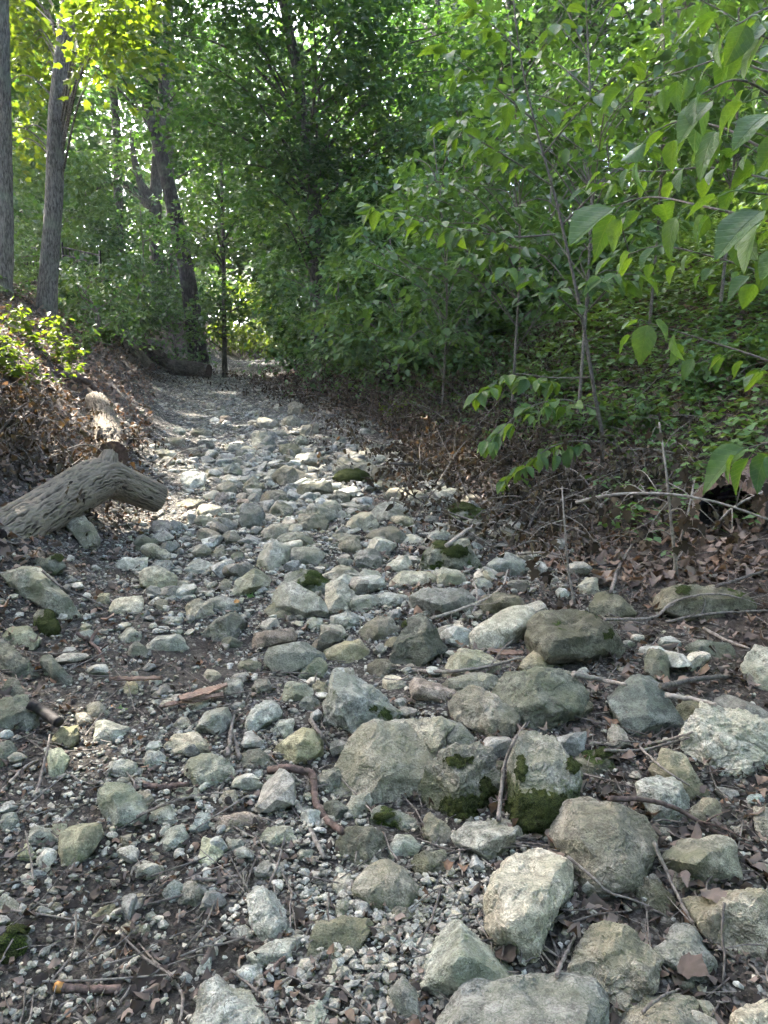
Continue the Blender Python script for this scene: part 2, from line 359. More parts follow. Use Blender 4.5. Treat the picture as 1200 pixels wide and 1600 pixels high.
def rock(outline, ridge, tint, label, rough=1., moss=0., mosslow=0., p=64, thick=.85, seed=None, name='rock', short=None):
    O = np.array(outline, float); O = O.mean(0) + (O - O.mean(0))*1.17; x0, y0 = O.min(0); x1, y1 = O.max(0)
    seed = int(x0*3 + y0*7) % 997 if seed is None else seed
    g = at((x0+x1)/2, y1 - .06*(y1-y0)); D0 = (g - EYE) @ FWD
    W, Hh = (x1-x0)/F*D0, (y1-y0)/F*D0; sc = math.sqrt(W*Hh); Tk = thick*sc
    lean = .75
    dd = lambda y: D0 - .05*Tk + (y1 - y)/F*D0*lean
    C = O.mean(0)
    A = np.array([dep(x, y, dd(y)) for x, y in O])
    Bk = np.array([dep(C[0] + (x-C[0])*.86, C[1] + (y-C[1])*.86, dd(y) + .42*Tk) for x, y in O]) - np.array([0, 0, .22*Tk])
    Fr = np.array([dep(x, y, dd(y) - 1.5*h*W) for x, y, h in ridge]) if ridge else np.zeros((0, 3))
    P = np.vstack([A, Bk, Fr]); c = (A.mean(0)*.55 + Bk.mean(0)*.45)
    px = (x1-x0)*(y1-y0)
    sub = 6 if px > 17000 else 5 if px > 4600 else 4 if px > 600 else 3
    V, T = rock_shape(P - c, np.zeros(3), sub, p, rough, seed, sc)
    base = c.copy(); base[2] = (V[:, 2].min() + c[2])
    me = mesh(name, V + c - base, T, M['rock']); me.set_sharp_from_angle(angle=R(24))
    tc, gr = TINT[tint]
    o = obj(name, me, loc=base, label=label, category='rock', group='limestone rocks strewn over the path', tint=tc, green=gr, moss=float(moss), mosslow=float(mosslow))
    FOOT.append((c[0], c[1], .5*max(W, .7*Tk)))
    ROCKS.append(((x0, y0, x1, y1), short, o, tint))
    return o
HERO = [
 # foreground, right: the pile of large blocks
 ([(662,1612),(690,1556),(735,1540),(765,1526),(830,1526),(912,1536),(928,1562),(926,1650),(670,1650)], [(740,1556,.12),(850,1540,.12),(700,1640,.3),(905,1640,.3)], 'g', 'largest grey boulder, cut by the bottom edge of the photo, right of centre', {'short': 'the boulder at the bottom edge'}),
 ([(658,1527),(664,1512),(690,1450),(702,1438),(735,1458),(765,1482),(820,1525),(790,1550),(735,1553),(690,1550),(662,1538)], [(692,1463,.22),(765,1503,.18),(735,1530,.28)], 'k', 'olive grey wedge shaped rock tapering to the right behind the bottom boulder', {'short': 'the olive wedge rock', 'rough': .7}),
 ([(766,1342),(825,1328),(850,1324),(870,1330),(890,1345),(887,1382),(878,1400),(865,1472),(845,1497),(800,1475),(780,1460),(766,1442),(765,1400)], [(862,1405,.3),(805,1426,.34),(785,1452,.22),(868,1360,.2)], 'w', 'large cream white block with a flat bright top, lower right of the path', {'short': 'the cream white block'}),
 ([(863,1290),(875,1262),(905,1232),(960,1262),(1000,1285),(1020,1312),(1012,1350),(990,1390),(955,1396),(905,1384),(890,1345)], [(893,1328,.16),(985,1372,.2),(945,1375,.2),(925,1250,.04)], 'g', 'broad grey slab tilted toward the camera, right of the mossy block', {'short': 'the broad tilted slab', 'rough': .7}),
 ([(712,1305),(735,1285),(800,1280),(811,1295),(808,1320),(780,1335),(748,1343),(725,1328)], [(722,1313,.2),(800,1302,.22)], 'g', 'loaf shaped grey stone just below the moss skirted block', {'short': 'the loaf shaped stone', 'rough': .8}),
 ([(788,1242),(800,1190),(815,1148),(840,1145),(880,1160),(905,1200),(903,1225),(880,1290),(845,1300),(802,1282),(790,1258)], [(800,1237,.24),(845,1242,.3),(877,1205,.28),(868,1168,.1)], 's', 'tall pale block with a dark green skirt of moss on its lower half', {'mosslow': .7, 'short': 'the moss skirted block'}),
 ([(670,1215),(690,1180),(710,1165),(740,1162),(770,1185),(778,1230),(770,1265),(730,1283),(700,1270),(678,1245)], [(692,1213,.25),(742,1202,.3)], 'g', 'craggy round boulder with a small bright moss patch on top', {'rough': 1.7, 'mosslow': .35, 'short': 'the craggy mossy boulder'}),
 ([(525,1195),(545,1170),(577,1138),(625,1131),(640,1140),(675,1195),(668,1228),(645,1260),(580,1255),(527,1212)], [(600,1192,.16),(655,1215,.2),(628,1152,.1)], 'g', 'big smooth grey triangular boulder in the middle of the rock pile', {'rough': .6, 'short': 'the smooth triangular boulder'}),
 ([(635,1125),(650,1116),(690,1118),(703,1135),(702,1165),(680,1190),(660,1168)], [(665,1135,.25),(690,1150,.2)], 'g', 'grey knobbly rock wedged behind the smooth triangular boulder', {'short': 'the wedged knobbly rock'}),
 ([(694,1122),(715,1124),(742,1162),(720,1175),(698,1172)], [(712,1148,.2)], 'g', 'narrow sloping rock between the knobbly rock and the pointed ridge rock', {}),
 ([(705,1095),(725,1075),(742,1071),(780,1090),(812,1115),(805,1150),(780,1157),(745,1140),(706,1112)], [(755,1105,.26),(792,1140,.22),(745,1080,.1)], 'g', 'grey green rock with a sharp diagonal ridge, left of the dark boulder', {'short': 'the sharp ridged rock'}),
 ([(771,1062),(790,1045),(850,1040),(885,1050),(908,1085),(905,1105),(860,1136),(830,1136),(800,1112),(771,1082)], [(797,1075,.16),(830,1062,.22),(872,1108,.2)], 'd', 'big dark olive boulder with a hollow in its face', {'short': 'the dark hollowed boulder'}),
 ([(512,1058),(540,1050),(570,1062),(600,1080),(622,1110),(620,1130),(590,1145),(545,1157),(515,1140),(510,1090)], [(532,1102,.22),(572,1110,.25)], 'g', 'large lumpy grey rock above the smooth triangular boulder', {'rough': 1.3, 'moss': .55, 'short': 'the large lumpy rock'}),
 ([(720,1005),(735,988),(780,952),(815,946),(831,955),(830,980),(800,1005),(750,1015),(725,1010)], [(745,998,.12),(808,985,.15)], 'w', 'bright cream lens shaped stone leaning on the dark oblong boulder', {'rough': .5, 'p': 14, 'short': 'the cream lens shaped stone'}),
 ([(828,985),(845,962),(900,958),(940,962),(965,995),(967,1020),(940,1032),(870,1041),(830,1026)], [(842,985,.1),(935,990,.16),(852,1022,.2)], 'd', 'dark oblong mossy boulder right of the bright cream lens shaped stone', {'moss': .62, 'short': 'the dark oblong boulder'}),
 ([(612,1007),(630,975),(655,957),(672,965),(690,1010),(685,1035),(640,1046),(615,1040)], [(650,978,.2),(662,1015,.3)], 'd', 'upright dark pyramid shaped rock in the middle of the pile', {'short': 'the dark pyramid rock'}),
 ([(640,937),(660,921),(720,922),(738,935),(738,955),(690,965),(650,957)], [(652,945,.16),(725,945,.18)], 'g', 'thick flat grey slab behind the dark pyramid rock', {'rough': .6, 'short': 'the thick flat slab'}),
 ([(607,910),(625,893),(675,893),(682,905),(660,918),(615,920)], [(635,906,.15)], 's', 'pale oval stone behind the thick flat slab', {'rough': .6, 'p': 14}),
 ([(655,870),(690,845),(725,840),(740,850),(752,880),(740,892),(690,890),(660,882)], [(733,858,.2),(700,862,.16)], 'd', 'large dark mossy rock at the edge of the dead brush', {'moss': .8, 'short': 'the mossy rock by the brush'}),
 ([(755,894),(775,872),(790,863),(822,878),(815,900),(770,900)], [(788,880,.2)], 'g', 'rounded grey rock at the end of a leaning branch by the brush', {'rough': .6, 'p': 14}),
 ([(750,940),(775,928),(808,924),(822,945),(800,958),(760,962)], [(785,940,.18)], 't', 'tan grey flat rock just behind the cream lens shaped stone', {}),
 ([(690,1044),(720,1016),(745,1018),(775,1035),(780,1048),(740,1058),(700,1058)], [(725,1030,.16),(755,1042,.15)], 'k', 'low green grey rock in front of the cream lens shaped stone', {'rough': .7}),
 ([(812,1042),(830,1018),(845,1012),(865,1025),(870,1044),(840,1054)], [(842,1025,.2)], 't', 'small tan rock wedged under the dark oblong boulder', {}),
 ([(690,1064),(750,1050),(775,1055),(772,1078),(720,1082)], [(735,1064,.12)], 'g', 'grey bar shaped rock under a grey branch behind the sharp ridged rock', {}),
 ([(642,1064),(650,1058),(700,1075),(715,1082),(703,1100),(670,1092),(642,1085)], [(660,1076,.2),(695,1088,.15)], 'p', 'pale pinkish slab lying across the middle of the pile', {'rough': .6, 'short': 'the pinkish slab'}),
 ([(954,1082),(975,1065),(1000,1053),(1018,1053),(1025,1068),(1040,1088),(1062,1133),(1050,1145),(1018,1154),(985,1142),(962,1108)], [(965,1082,.1),(1020,1075,.12),(1038,1135,.22),(988,1130,.22)], 'b', 'blue grey faceted block with a tan cap, right of the dark hollowed boulder', {'rough': .55, 'short': 'the blue grey block'}),
 ([(1076,1160),(1085,1130),(1100,1100),(1125,1095),(1170,1105),(1195,1130),(1207,1170),(1192,1195),(1160,1213),(1120,1200),(1090,1200)], [(1120,1142,.26),(1165,1165,.26)], 'w', 'large craggy whitish boulder at the right edge above a dark hollow', {'rough': 1.6, 'short': 'the craggy whitish boulder'}),
 ([(1018,1200),(1040,1172),(1070,1180),(1090,1215),(1102,1240),(1080,1250),(1050,1237)], [(1055,1195,.2)], 't', 'tan green rock under a pale stick, left of the craggy whitish boulder', {}),
 ([(997,1226),(1030,1210),(1055,1212),(1072,1240),(1075,1265),(1062,1290),(1035,1288),(1008,1250)], [(1045,1238,.28)], 'g', 'angular grey rock below the tan green rock, right of the tilted slab', {}),
 ([(1075,1272),(1095,1248),(1120,1248),(1132,1270),(1115,1288),(1080,1287)], [(1105,1262,.2)], 't', 'roundish tan stone above the long brown curved branch', {'p': 14}),
 ([(1030,1346),(1060,1318),(1100,1309),(1125,1308),(1142,1320),(1152,1370),(1110,1376),(1075,1366),(1034,1358)], [(1075,1340,.25),(1130,1325,.14)], 'k', 'wide olive grey block with a flat top below the long curved branch', {'rough': .7, 'short': 'the wide olive block'}),
 ([(990,1397),(1008,1363),(1030,1375),(1050,1405),(1040,1426),(1000,1428)], [(1015,1390,.2)], 'd', 'dark wedge of rock beside a grey stick, under the tilted slab', {}),
 ([(1048,1385),(1055,1364),(1072,1362),(1078,1385),(1062,1400)], [(1063,1375,.2)], 'g', 'small grey stone between the dark wedge and the wide olive block', {}),
 ([(1078,1400),(1100,1378),(1150,1388),(1200,1395),(1228,1420),(1222,1490),(1180,1512),(1150,1497),(1130,1450),(1090,1430)], [(1100,1400,.15),(1165,1420,.26),(1200,1460,.2)], 'g', 'large two lobed grey boulder at the right edge with a dead leaf on top', {'rough': 1.2, 'short': 'the two lobed boulder'}),
 ([(1022,1480),(1040,1450),(1075,1441),(1100,1455),(1118,1510),(1105,1532),(1060,1547),(1040,1522),(1033,1492)], [(1065,1468,.22),(1085,1500,.22)], 's', 'rounded pale grey boulder with a dark leaf stuck to its front', {'p': 16, 'short': 'the rounded leaf marked boulder'}),
 ([(878,1482),(920,1446),(950,1443),(995,1470),(1023,1502),(1020,1525),(1000,1562),(960,1602),(900,1592),(880,1550)], [(945,1500,.2),(1005,1518,.16)], 's', 'big pale pitted boulder right of the bottom boulder', {'rough': 1.2, 'short': 'the big pitted boulder'}),
 ([(955,1605),(1010,1560),(1055,1552),(1080,1560),(1120,1602),(1115,1645),(960,1645)], [(1040,1575,.1),(1040,1620,.25)], 'g', 'grey dome topped boulder cut by the bottom edge, right of the pitted one', {'p': 14}),
 ([(1135,1602),(1165,1570),(1200,1558),(1218,1565),(1218,1645),(1140,1645)], [(1175,1590,.2)], 'w', 'pale yellowish rock in the bottom right corner', {}),
 ([(1180,1260),(1212,1257),(1216,1320),(1182,1318)], [(1198,1285,.2)], 'g', 'grey rock cut by the right edge beside the long curved branch', {}),
 ([(1160,1037),(1180,1010),(1212,1005),(1218,1080),(1175,1072)], [(1190,1030,.2)], 's', 'rounded rock cut by the right edge above the straight grey branch', {}),
 ([(1018,930),(1060,920),(1110,918),(1150,928),(1185,955),(1150,970),(1080,966),(1030,947)], [(1060,940,.06),(1150,950,.08)], 't', 'long flat sunken slab with a bright moss tuft among dead leaves', {'rough': .7, 'moss': .62, 'short': 'the long sunken slab'}),
 ([(925,942),(935,926),(975,930),(993,945),(985,965),(945,969),(928,960)], [(950,942,.2),(975,950,.15)], 'k', 'squat green grey rock among dead leaves, left of the long sunken slab', {'short': 'the squat rock'}),
 ([(902,920),(915,900),(932,905),(934,928),(908,932)], [(918,914,.2)], 'g', 'small upright grey rock behind the squat rock in the dead leaves', {}),
 ([(1008,1022),(1020,1008),(1040,1010),(1044,1055),(1035,1067),(1010,1047)], [(1030,1030,.2)], 'd', 'dark upright rock right behind the blue grey block', {}),
 ([(1070,1012),(1090,1002),(1147,1005),(1147,1026),(1110,1031),(1080,1026)], [(1110,1014,.1)], 'd', 'dark flat rock half buried in dead leaves below the sunken slab', {}),
 ([(898,1182),(925,1168),(955,1170),(962,1195),(945,1215),(905,1217)], [(930,1188,.2)], 'd', 'dark rock with moss on its right shoulder, right of the moss skirted block', {'moss': .8}),
 ([(880,1108),(895,1092),(920,1095),(927,1112),(905,1126),(884,1122)], [(905,1105,.2)], 't', 'small tan stone between the dark hollowed boulder and the blue grey block', {}),
 ([(1055,1112),(1075,1090),(1108,1092),(1112,1130),(1075,1142)], [(1085,1110,.1)], 't', 'tan rock in shadow under the lichen spotted branch', {}),
 ([(658,1292),(670,1272),(690,1282),(706,1300),(700,1325),(665,1327)], [(680,1298,.25)], 'g', 'rough grey stone between the craggy mossy boulder and the loaf shaped stone', {'rough': 1.4}),
 ([(583,1264),(600,1259),(640,1272),(662,1282),(655,1295),(620,1299),(585,1286)], [(620,1278,.1),(640,1290,.14)], 'm', 'low mossy slab under the smooth triangular boulder', {'moss': .85, 'short': 'the low mossy slab'}),
 ([(608,1327),(620,1305),(640,1302),(655,1318),(650,1335),(615,1343)], [(632,1316,.25)], 'k', 'small mossy round stone below the low mossy slab', {'p': 14, 'moss': .6}),
 ([(645,1345),(660,1330),(700,1328),(704,1358),(670,1365),(650,1360)], [(675,1342,.15)], 'd', 'dark flat stone behind the patch of white gravel', {}),
 ([(555,1387),(575,1352),(610,1340),(640,1365),(655,1385),(650,1410),(625,1438),(590,1432),(560,1408)], [(590,1372,.2),(625,1390,.25)], 'g', 'rounded grey boulder with a dark green foot left of the white gravel', {'p': 12, 'rough': .8, 'mosslow': .3, 'short': 'the rounded grey boulder'}),
 ([(524,1337),(537,1300),(550,1290),(590,1290),(604,1305),(600,1342),(565,1356),(540,1347)], [(548,1312,.2),(590,1310,.2)], 'k', 'green grey rock just above the rounded grey boulder', {'short': 'the green grey rock'}),
 ([(536,1270),(550,1245),(575,1239),(582,1256),(570,1272),(545,1279)], [(562,1255,.2)], 's', 'pale stone tucked under the left of the smooth triangular boulder', {}),
 ([(497,1225),(505,1202),(525,1200),(537,1222),(520,1238),(502,1236)], [(515,1215,.2)], 'k', 'greenish stone beside the bend of the reddish root', {}),
 ([(518,1243),(528,1226),(550,1230),(550,1246),(530,1250)], [], 's', 'small pale stone below the greenish stone by the root', {}),
 ([(430,1172),(450,1155),(485,1135),(500,1150),(508,1180),(490,1193),(440,1192)], [(482,1152,.16),(452,1172,.2)], 'y', 'yellow green faceted rock above the reddish root', {'rough': .6, 'short': 'the yellow green rock'}),
 ([(422,1142),(440,1120),(460,1125),(456,1148),(430,1157)], [(442,1135,.2)], 's', 'small grey block above the yellow green rock', {}),
 ([(370,1142),(400,1105),(430,1092),(441,1110),(420,1135),(385,1152)], [(410,1115,.16)], 's', 'leaning pale grey slab left of the small grey block', {'short': 'the leaning pale slab'}),
 ([(303,1142),(320,1115),(350,1103),(363,1115),(355,1138),(330,1153)], [(330,1125,.2)], 'g', 'rounded wedge of grey rock left of two crossed sticks', {'short': 'the rounded grey wedge'}),
 ([(247,1167),(265,1150),(290,1146),(325,1150),(331,1175),(310,1183),(262,1182)], [(285,1160,.15),(320,1165,.1)], 'w', 'whitish flat topped stone on the left half of the path', {'short': 'the whitish flat topped stone'}),
 ([(288,1197),(300,1182),(330,1178),(355,1190),(368,1215),(340,1228),(300,1222)], [(320,1195,.16),(350,1208,.16)], 't', 'speckled tan grey rock below the whitish flat topped stone', {'short': 'the speckled tan rock'}),
 ([(433,1087),(450,1065),(487,1072),(486,1086),(455,1099)], [(465,1080,.25)], 'k', 'olive triangular rock left of the large lumpy rock', {}),
 ([(419,1032),(425,1010),(440,1003),(490,1002),(504,1020),(500,1036),(470,1052),(440,1058)], [(440,1020,.1),(485,1018,.1)], 'b', 'flat faced blue green grey slab facing the camera mid path', {'rough': .5, 'short': 'the blue green slab'}),
 ([(505,1014),(560,1000),(575,1012),(570,1030),(545,1039),(510,1027)], [(545,1012,.16)], 't', 'brownish wedge rock right of the blue green slab', {'short': 'the brownish wedge'}),
 ([(465,1060),(478,1035),(500,1028),(512,1038),(505,1055),(478,1066)], [(490,1044,.2)], 'y', 'yellow lichen covered stone below the blue green slab', {}),
 ([(392,1002),(400,985),(440,979),(463,990),(455,1004),(400,1013)], [(425,990,.14)], 'p', 'pink tinged flat stone above the blue green slab', {'rough': .7, 'short': 'the pink tinged stone'}),
 ([(310,987),(330,970),(370,955),(385,968),(370,987),(330,1004)], [(350,972,.16)], 'g', 'long rounded grey rock left of the pink tinged stone', {'p': 14, 'short': 'the long rounded rock'}),
 ([(308,959),(330,935),(350,927),(380,945),(365,960)], [(342,942,.16)], 'g', 'sloping grey rock below the fresh green leaf', {}),
 ([(427,932),(440,915),(460,912),(480,925),(505,945),(509,962),(490,969),(460,956),(430,942)], [(457,938,.22),(484,950,.22)], 's', 'sharp edged block with bright rims, tilted in the middle of the path', {'rough': .45, 'p': 40, 'short': 'the sharp edged block'}),
 ([(510,937),(512,912),(535,908),(555,928),(545,948),(520,961)], [(530,925,.2),(535,942,.2)], 's', 'rounded pale stone right of the sharp edged block', {'short': 'the rounded pale stone'}),
 ([(363,926),(375,905),(405,883),(422,895),(419,912),(385,931)], [(392,902,.14),(400,915,.2)], 'k', 'dark fronted tilted block left of the sharp edged block', {'short': 'the tilted block'}),
 ([(435,912),(445,895),(480,890),(510,900),(515,922),(490,931)], [(475,905,.14)], 'd', 'dark grey rock with a moss spot behind the sharp edged block', {'moss': .75}),
 ([(505,897),(530,882),(555,885),(566,900),(545,914)], [(535,895,.2)], 'g', 'low humped rock behind the rounded pale stone', {}),
 ([(400,877),(412,850),(430,843),(453,855),(446,880),(425,893)], [(428,860,.2)], 'g', 'upright grey rock behind the tilted block', {}),
 ([(563,985),(585,965),(610,965),(622,985),(605,1001),(575,1001)], [(592,980,.2)], 's', 'pale stone right of the brownish wedge, left of the dark pyramid rock', {}),
 ([(413,952),(430,938),(455,956),(450,969),(420,969)], [], 'd', 'dark stone under the raised end of the sharp edged block', {}),
 # foreground, left
 ([(147,1237),(170,1225),(205,1228),(231,1252),(222,1272),(205,1299),(180,1299),(165,1272)], [(175,1245,.16),(205,1262,.2)], 'k', 'greenish grey rock on the left side of the path above the pale green block', {'rough': .7, 'short': 'the greenish rock at left'}),
 ([(92,1346),(97,1305),(125,1280),(148,1278),(157,1300),(148,1320),(115,1356)], [(100,1318,.16),(140,1292,.22),(132,1322,.2)], 'y', 'pale green sharp edged block on dark soil, lower left', {'rough': .5, 'p': 40, 'short': 'the pale green block'}),
 ([(182,1306),(213,1301),(206,1320),(195,1329)], [(200,1310,.15)], 's', 'small pale triangular stone right of the pale green block', {'rough': .5}),
 ([(245,1322),(260,1300),(285,1288),(294,1305),(285,1325),(262,1337)], [(272,1305,.2)], 'b', 'blue grey stone with a pale top, lower left of the path', {}),
 ([(255,1392),(272,1375),(298,1390),(290,1408),(262,1416)], [(275,1390,.2)], 'b', 'speckled blue grey stone below the pale topped one, beside a forked stick', {'rough': .5}),
 ([(140,1432),(158,1418),(178,1410),(183,1432),(165,1444)], [(165,1425,.15)], 'd', 'dark grey flat stone at the end of a forked stick, lower left', {}),
 ([(-22,1462),(10,1445),(40,1460),(56,1477),(45,1492),(25,1504),(-22,1502)], [(20,1465,.2)], 's', 'pale rock with cushions of moss at the left edge near the bottom', {'moss': 1.15}),
 ([(-12,1412),(5,1395),(28,1412),(25,1424),(-12,1426)], [], 's', 'pale stone cut by the left edge above the mossy rock', {}),
 ([(25,1348),(30,1322),(45,1318),(58,1342),(40,1350)], [(42,1332,.2)], 'y', 'small pale green triangular stone left of the pale green block', {'rough': .5}),
 ([(40,1310),(55,1292),(78,1295),(85,1318),(60,1328),(44,1322)], [(62,1305,.2)], 'g', 'grey green lump of rock above the small triangular stone at left', {}),
 ([(-5,1290),(8,1272),(24,1272),(30,1290),(10,1300)], [(12,1282,.2)], 's', 'small pale angular stone at the left edge', {}),
 ([(78,1300),(80,1287),(103,1287),(103,1300),(88,1306)], [], 'y', 'small greenish brick shaped stone touching the pale green block', {'rough': .4}),
 ([(298,1605),(320,1545),(340,1523),(385,1550),(405,1577),(412,1645),(300,1645)], [(345,1548,.1),(390,1600,.2),(330,1620,.2)], 'g', 'big speckled grey rock cut by the bottom edge, left of centre', {'short': 'the speckled rock at the bottom edge'}),
 ([(390,1402),(400,1387),(425,1387),(440,1420),(456,1447),(440,1465),(420,1476),(393,1442)], [(412,1405,.16),(430,1445,.18)], 'w', 'white ridged rock among dead leaves, lower centre', {'short': 'the white ridged rock'}),
 ([(391,1487),(420,1481),(465,1455),(479,1465),(470,1485),(440,1504),(395,1506)], [(425,1488,.12),(468,1468,.1)], 'g', 'brown grey bar of rock in front of the white ridged rock', {'rough': .5, 'short': 'the brown grey bar'}),
 ([(484,1487),(500,1432),(560,1425),(583,1440),(560,1477),(520,1501)], [(525,1450,.06)], 't', 'flat tan yellowish slab with ridges, half buried at lower centre', {'rough': .9, 'short': 'the flat tan slab'}),
 ([(358,1460),(370,1447),(385,1444),(397,1460),(375,1472)], [], 's', 'small whitish stone left of the white ridged rock', {}),
 ([(365,1522),(385,1508),(408,1506),(410,1530),(385,1537)], [(390,1518,.16)], 's', 'small pale block above the speckled rock at the bottom', {}),
 ([(305,1522),(315,1498),(330,1495),(328,1518),(312,1528)], [], 'b', 'small tilted blue grey stone left of the small pale block', {}),
 ([(466,1602),(488,1568),(500,1563),(515,1602),(512,1632),(468,1632)], [(495,1590,.2)], 's', 'pointed pale stone at the bottom edge left of the gravel', {}),
 ([(607,1547),(630,1530),(648,1545),(661,1586),(645,1603),(624,1582)], [(635,1555,.2)], 's', 'tilted pale green stone left of the bottom boulder', {'rough': .6, 'short': 'the tilted pale stone'}),
 ([(520,1390),(530,1364),(546,1363),(553,1388),(535,1396)], [(538,1378,.2)], 's', 'small white stone left of the rounded grey boulder', {}),
 ([(520,1430),(528,1408),(544,1404),(546,1424),(532,1434)], [(536,1418,.2)], 's', 'small cracked white stone above the flat tan slab', {}),
 ([(550,1562),(562,1541),(585,1537),(594,1556),(572,1572)], [(572,1552,.2)], 's', 'pale rounded stone in the gravel left of the tilted pale stone', {'p': 12}),
 ([(333,1282),(350,1270),(390,1267),(403,1275),(395,1289),(350,1298)], [(370,1276,.1)], 'p', 'pinkish flat stone left of the pale ended stick', {'rough': .7}),
 ([(300,1288),(312,1268),(328,1272),(325,1292),(308,1302)], [], 'b', 'small blue grey stone left of the pinkish flat stone', {}),
 ([(340,1258),(350,1238),(368,1236),(373,1258),(355,1266)], [(356,1248,.2)], 'g', 'small grey cube of stone above the pinkish flat stone', {}),
 ([(262,1243),(280,1230),(314,1232),(318,1246),(290,1252)], [], 's', 'pale low stone below the speckled tan rock', {}),
 ([(405,1316),(420,1292),(452,1292),(462,1315),(430,1328)], [(435,1305,.1)], 't', 'earth stained tan rock half buried below the pinkish stone', {}),
 ([(308,1352),(318,1308),(342,1305),(349,1340),(328,1358)], [(330,1325,.08)], 'y', 'flat yellowish stone under a thin stick, lower left of centre', {}),
 # left edge and bank
 ([(-16,1092),(15,1080),(40,1085),(52,1110),(56,1136),(20,1142),(-16,1132)], [(20,1098,.2)], 'k', 'big mottled olive boulder at the left edge beside the charred stick', {'moss': .5, 'short': 'the mottled boulder at the left edge'}),
 ([(0,1084),(15,1056),(30,1065),(46,1096),(20,1098)], [], 'd', 'dark rock leaning behind the mottled boulder at the left edge', {}),
 ([(-12,1002),(5,997),(35,1025),(60,1050),(61,1066),(30,1061),(-12,1032)], [(25,1032,.12)], 'd', 'long dark rock slanting down at the left edge', {'moss': .55, 'short': 'the long slanting rock'}),
 ([(-12,1152),(15,1150),(28,1180),(10,1202),(-12,1202)], [(8,1172,.15)], 'd', 'dark shaded rock at the left edge below the mottled boulder', {}),
 ([(4,1000),(15,978),(45,976),(63,1000),(50,1013),(20,1015)], [(35,992,.06)], 'y', 'flat yellow green stone set in the bank at the left edge', {'rough': .5}),
 ([(62,1032),(75,1019),(90,1035),(109,1062),(105,1076),(84,1062)], [(82,1040,.18)], 'd', 'narrow dark green standing stone on the left bank', {'short': 'the standing stone'}),
 ([(130,1120),(135,1098),(152,1095),(172,1112),(165,1123)], [(150,1107,.2)], 'g', 'humped grey stone left of the light green leaf', {}),
 ([(148,1157),(152,1130),(165,1120),(200,1132),(198,1150),(175,1162)], [(165,1132,.16),(185,1142,.2)], 's', 'angular pale edged rock on the left of the path', {'rough': .6, 'short': 'the pale edged rock'}),
 ([(79,1160),(95,1138),(120,1133),(122,1155),(105,1173)], [(104,1148,.16)], 'y', 'mossy yellow green rock left of the pale edged rock', {}),
 ([(74,1172),(95,1167),(107,1185),(96,1210),(79,1216)], [(92,1185,.2)], 'y', 'pale green wedge of rock below the mossy yellow green rock', {'rough': .5}),
 ([(6,893),(30,876),(60,882),(95,920),(126,956),(110,966),(70,937),(14,917)], [(50,902,.1),(85,930,.1)], 't', 'long tan slab lying under the log at the left edge', {'rough': .8, 'short': 'the long slab under the log'}),
 ([(44,888),(55,872),(90,866),(99,885),(85,896),(55,896)], [(75,878,.16)], 'm', 'mossy block touching the underside of the log', {'moss': .6}),
 ([(52,972),(60,955),(78,957),(92,985),(80,996),(60,992)], [(72,972,.15)], 'd', 'dark mossy stone on the left bank below the long slab', {'moss': 1.}),
 ([(170,950),(185,932),(218,932),(230,957),(200,963),(177,959)], [(200,940,.06)], 'w', 'bright flat whitish slab on the left of the path below the log', {'rough': .6, 'short': 'the bright flat slab'}),
 ([(185,992),(200,977),(222,990),(218,1003),(198,1006)], [(203,988,.2)], 'k', 'smooth dark egg shaped stone below the bright flat slab', {'rough': .4, 'p': 12}),
 ([(220,1012),(250,995),(280,990),(295,1002),(290,1014),(250,1018)], [(270,998,.14)], 'g', 'low ledge of grey rock right of the egg shaped stone', {}),
 ([(222,858),(235,845),(270,865),(262,876),(240,869)], [(245,856,.16)], 's', 'pale oblong stone right of the end of the log', {'short': 'the pale oblong stone'}),
 ([(180,884),(195,869),(228,870),(230,886),(205,892)], [], 's', 'low pale stone just below the pale oblong stone', {}),
 ([(235,886),(248,872),(268,876),(266,888),(248,892)], [], 's', 'small tan stone right of the low pale stone', {}),
 ([(285,889),(300,873),(335,879),(341,888),(310,898)], [(310,882,.08)], 'w', 'thin white slab in the middle of the path, level with the log', {'rough': .4}),
 ([(103,818),(130,803),(156,830),(152,852),(138,860)], [(130,828,.1)], 't', 'streaked slab propping the log on its near side', {'rough': .6}),
]
for o_, r_, tn_, lab_, kw_ in HERO:
    rock(o_, r_, tn_, lab_, **kw_)
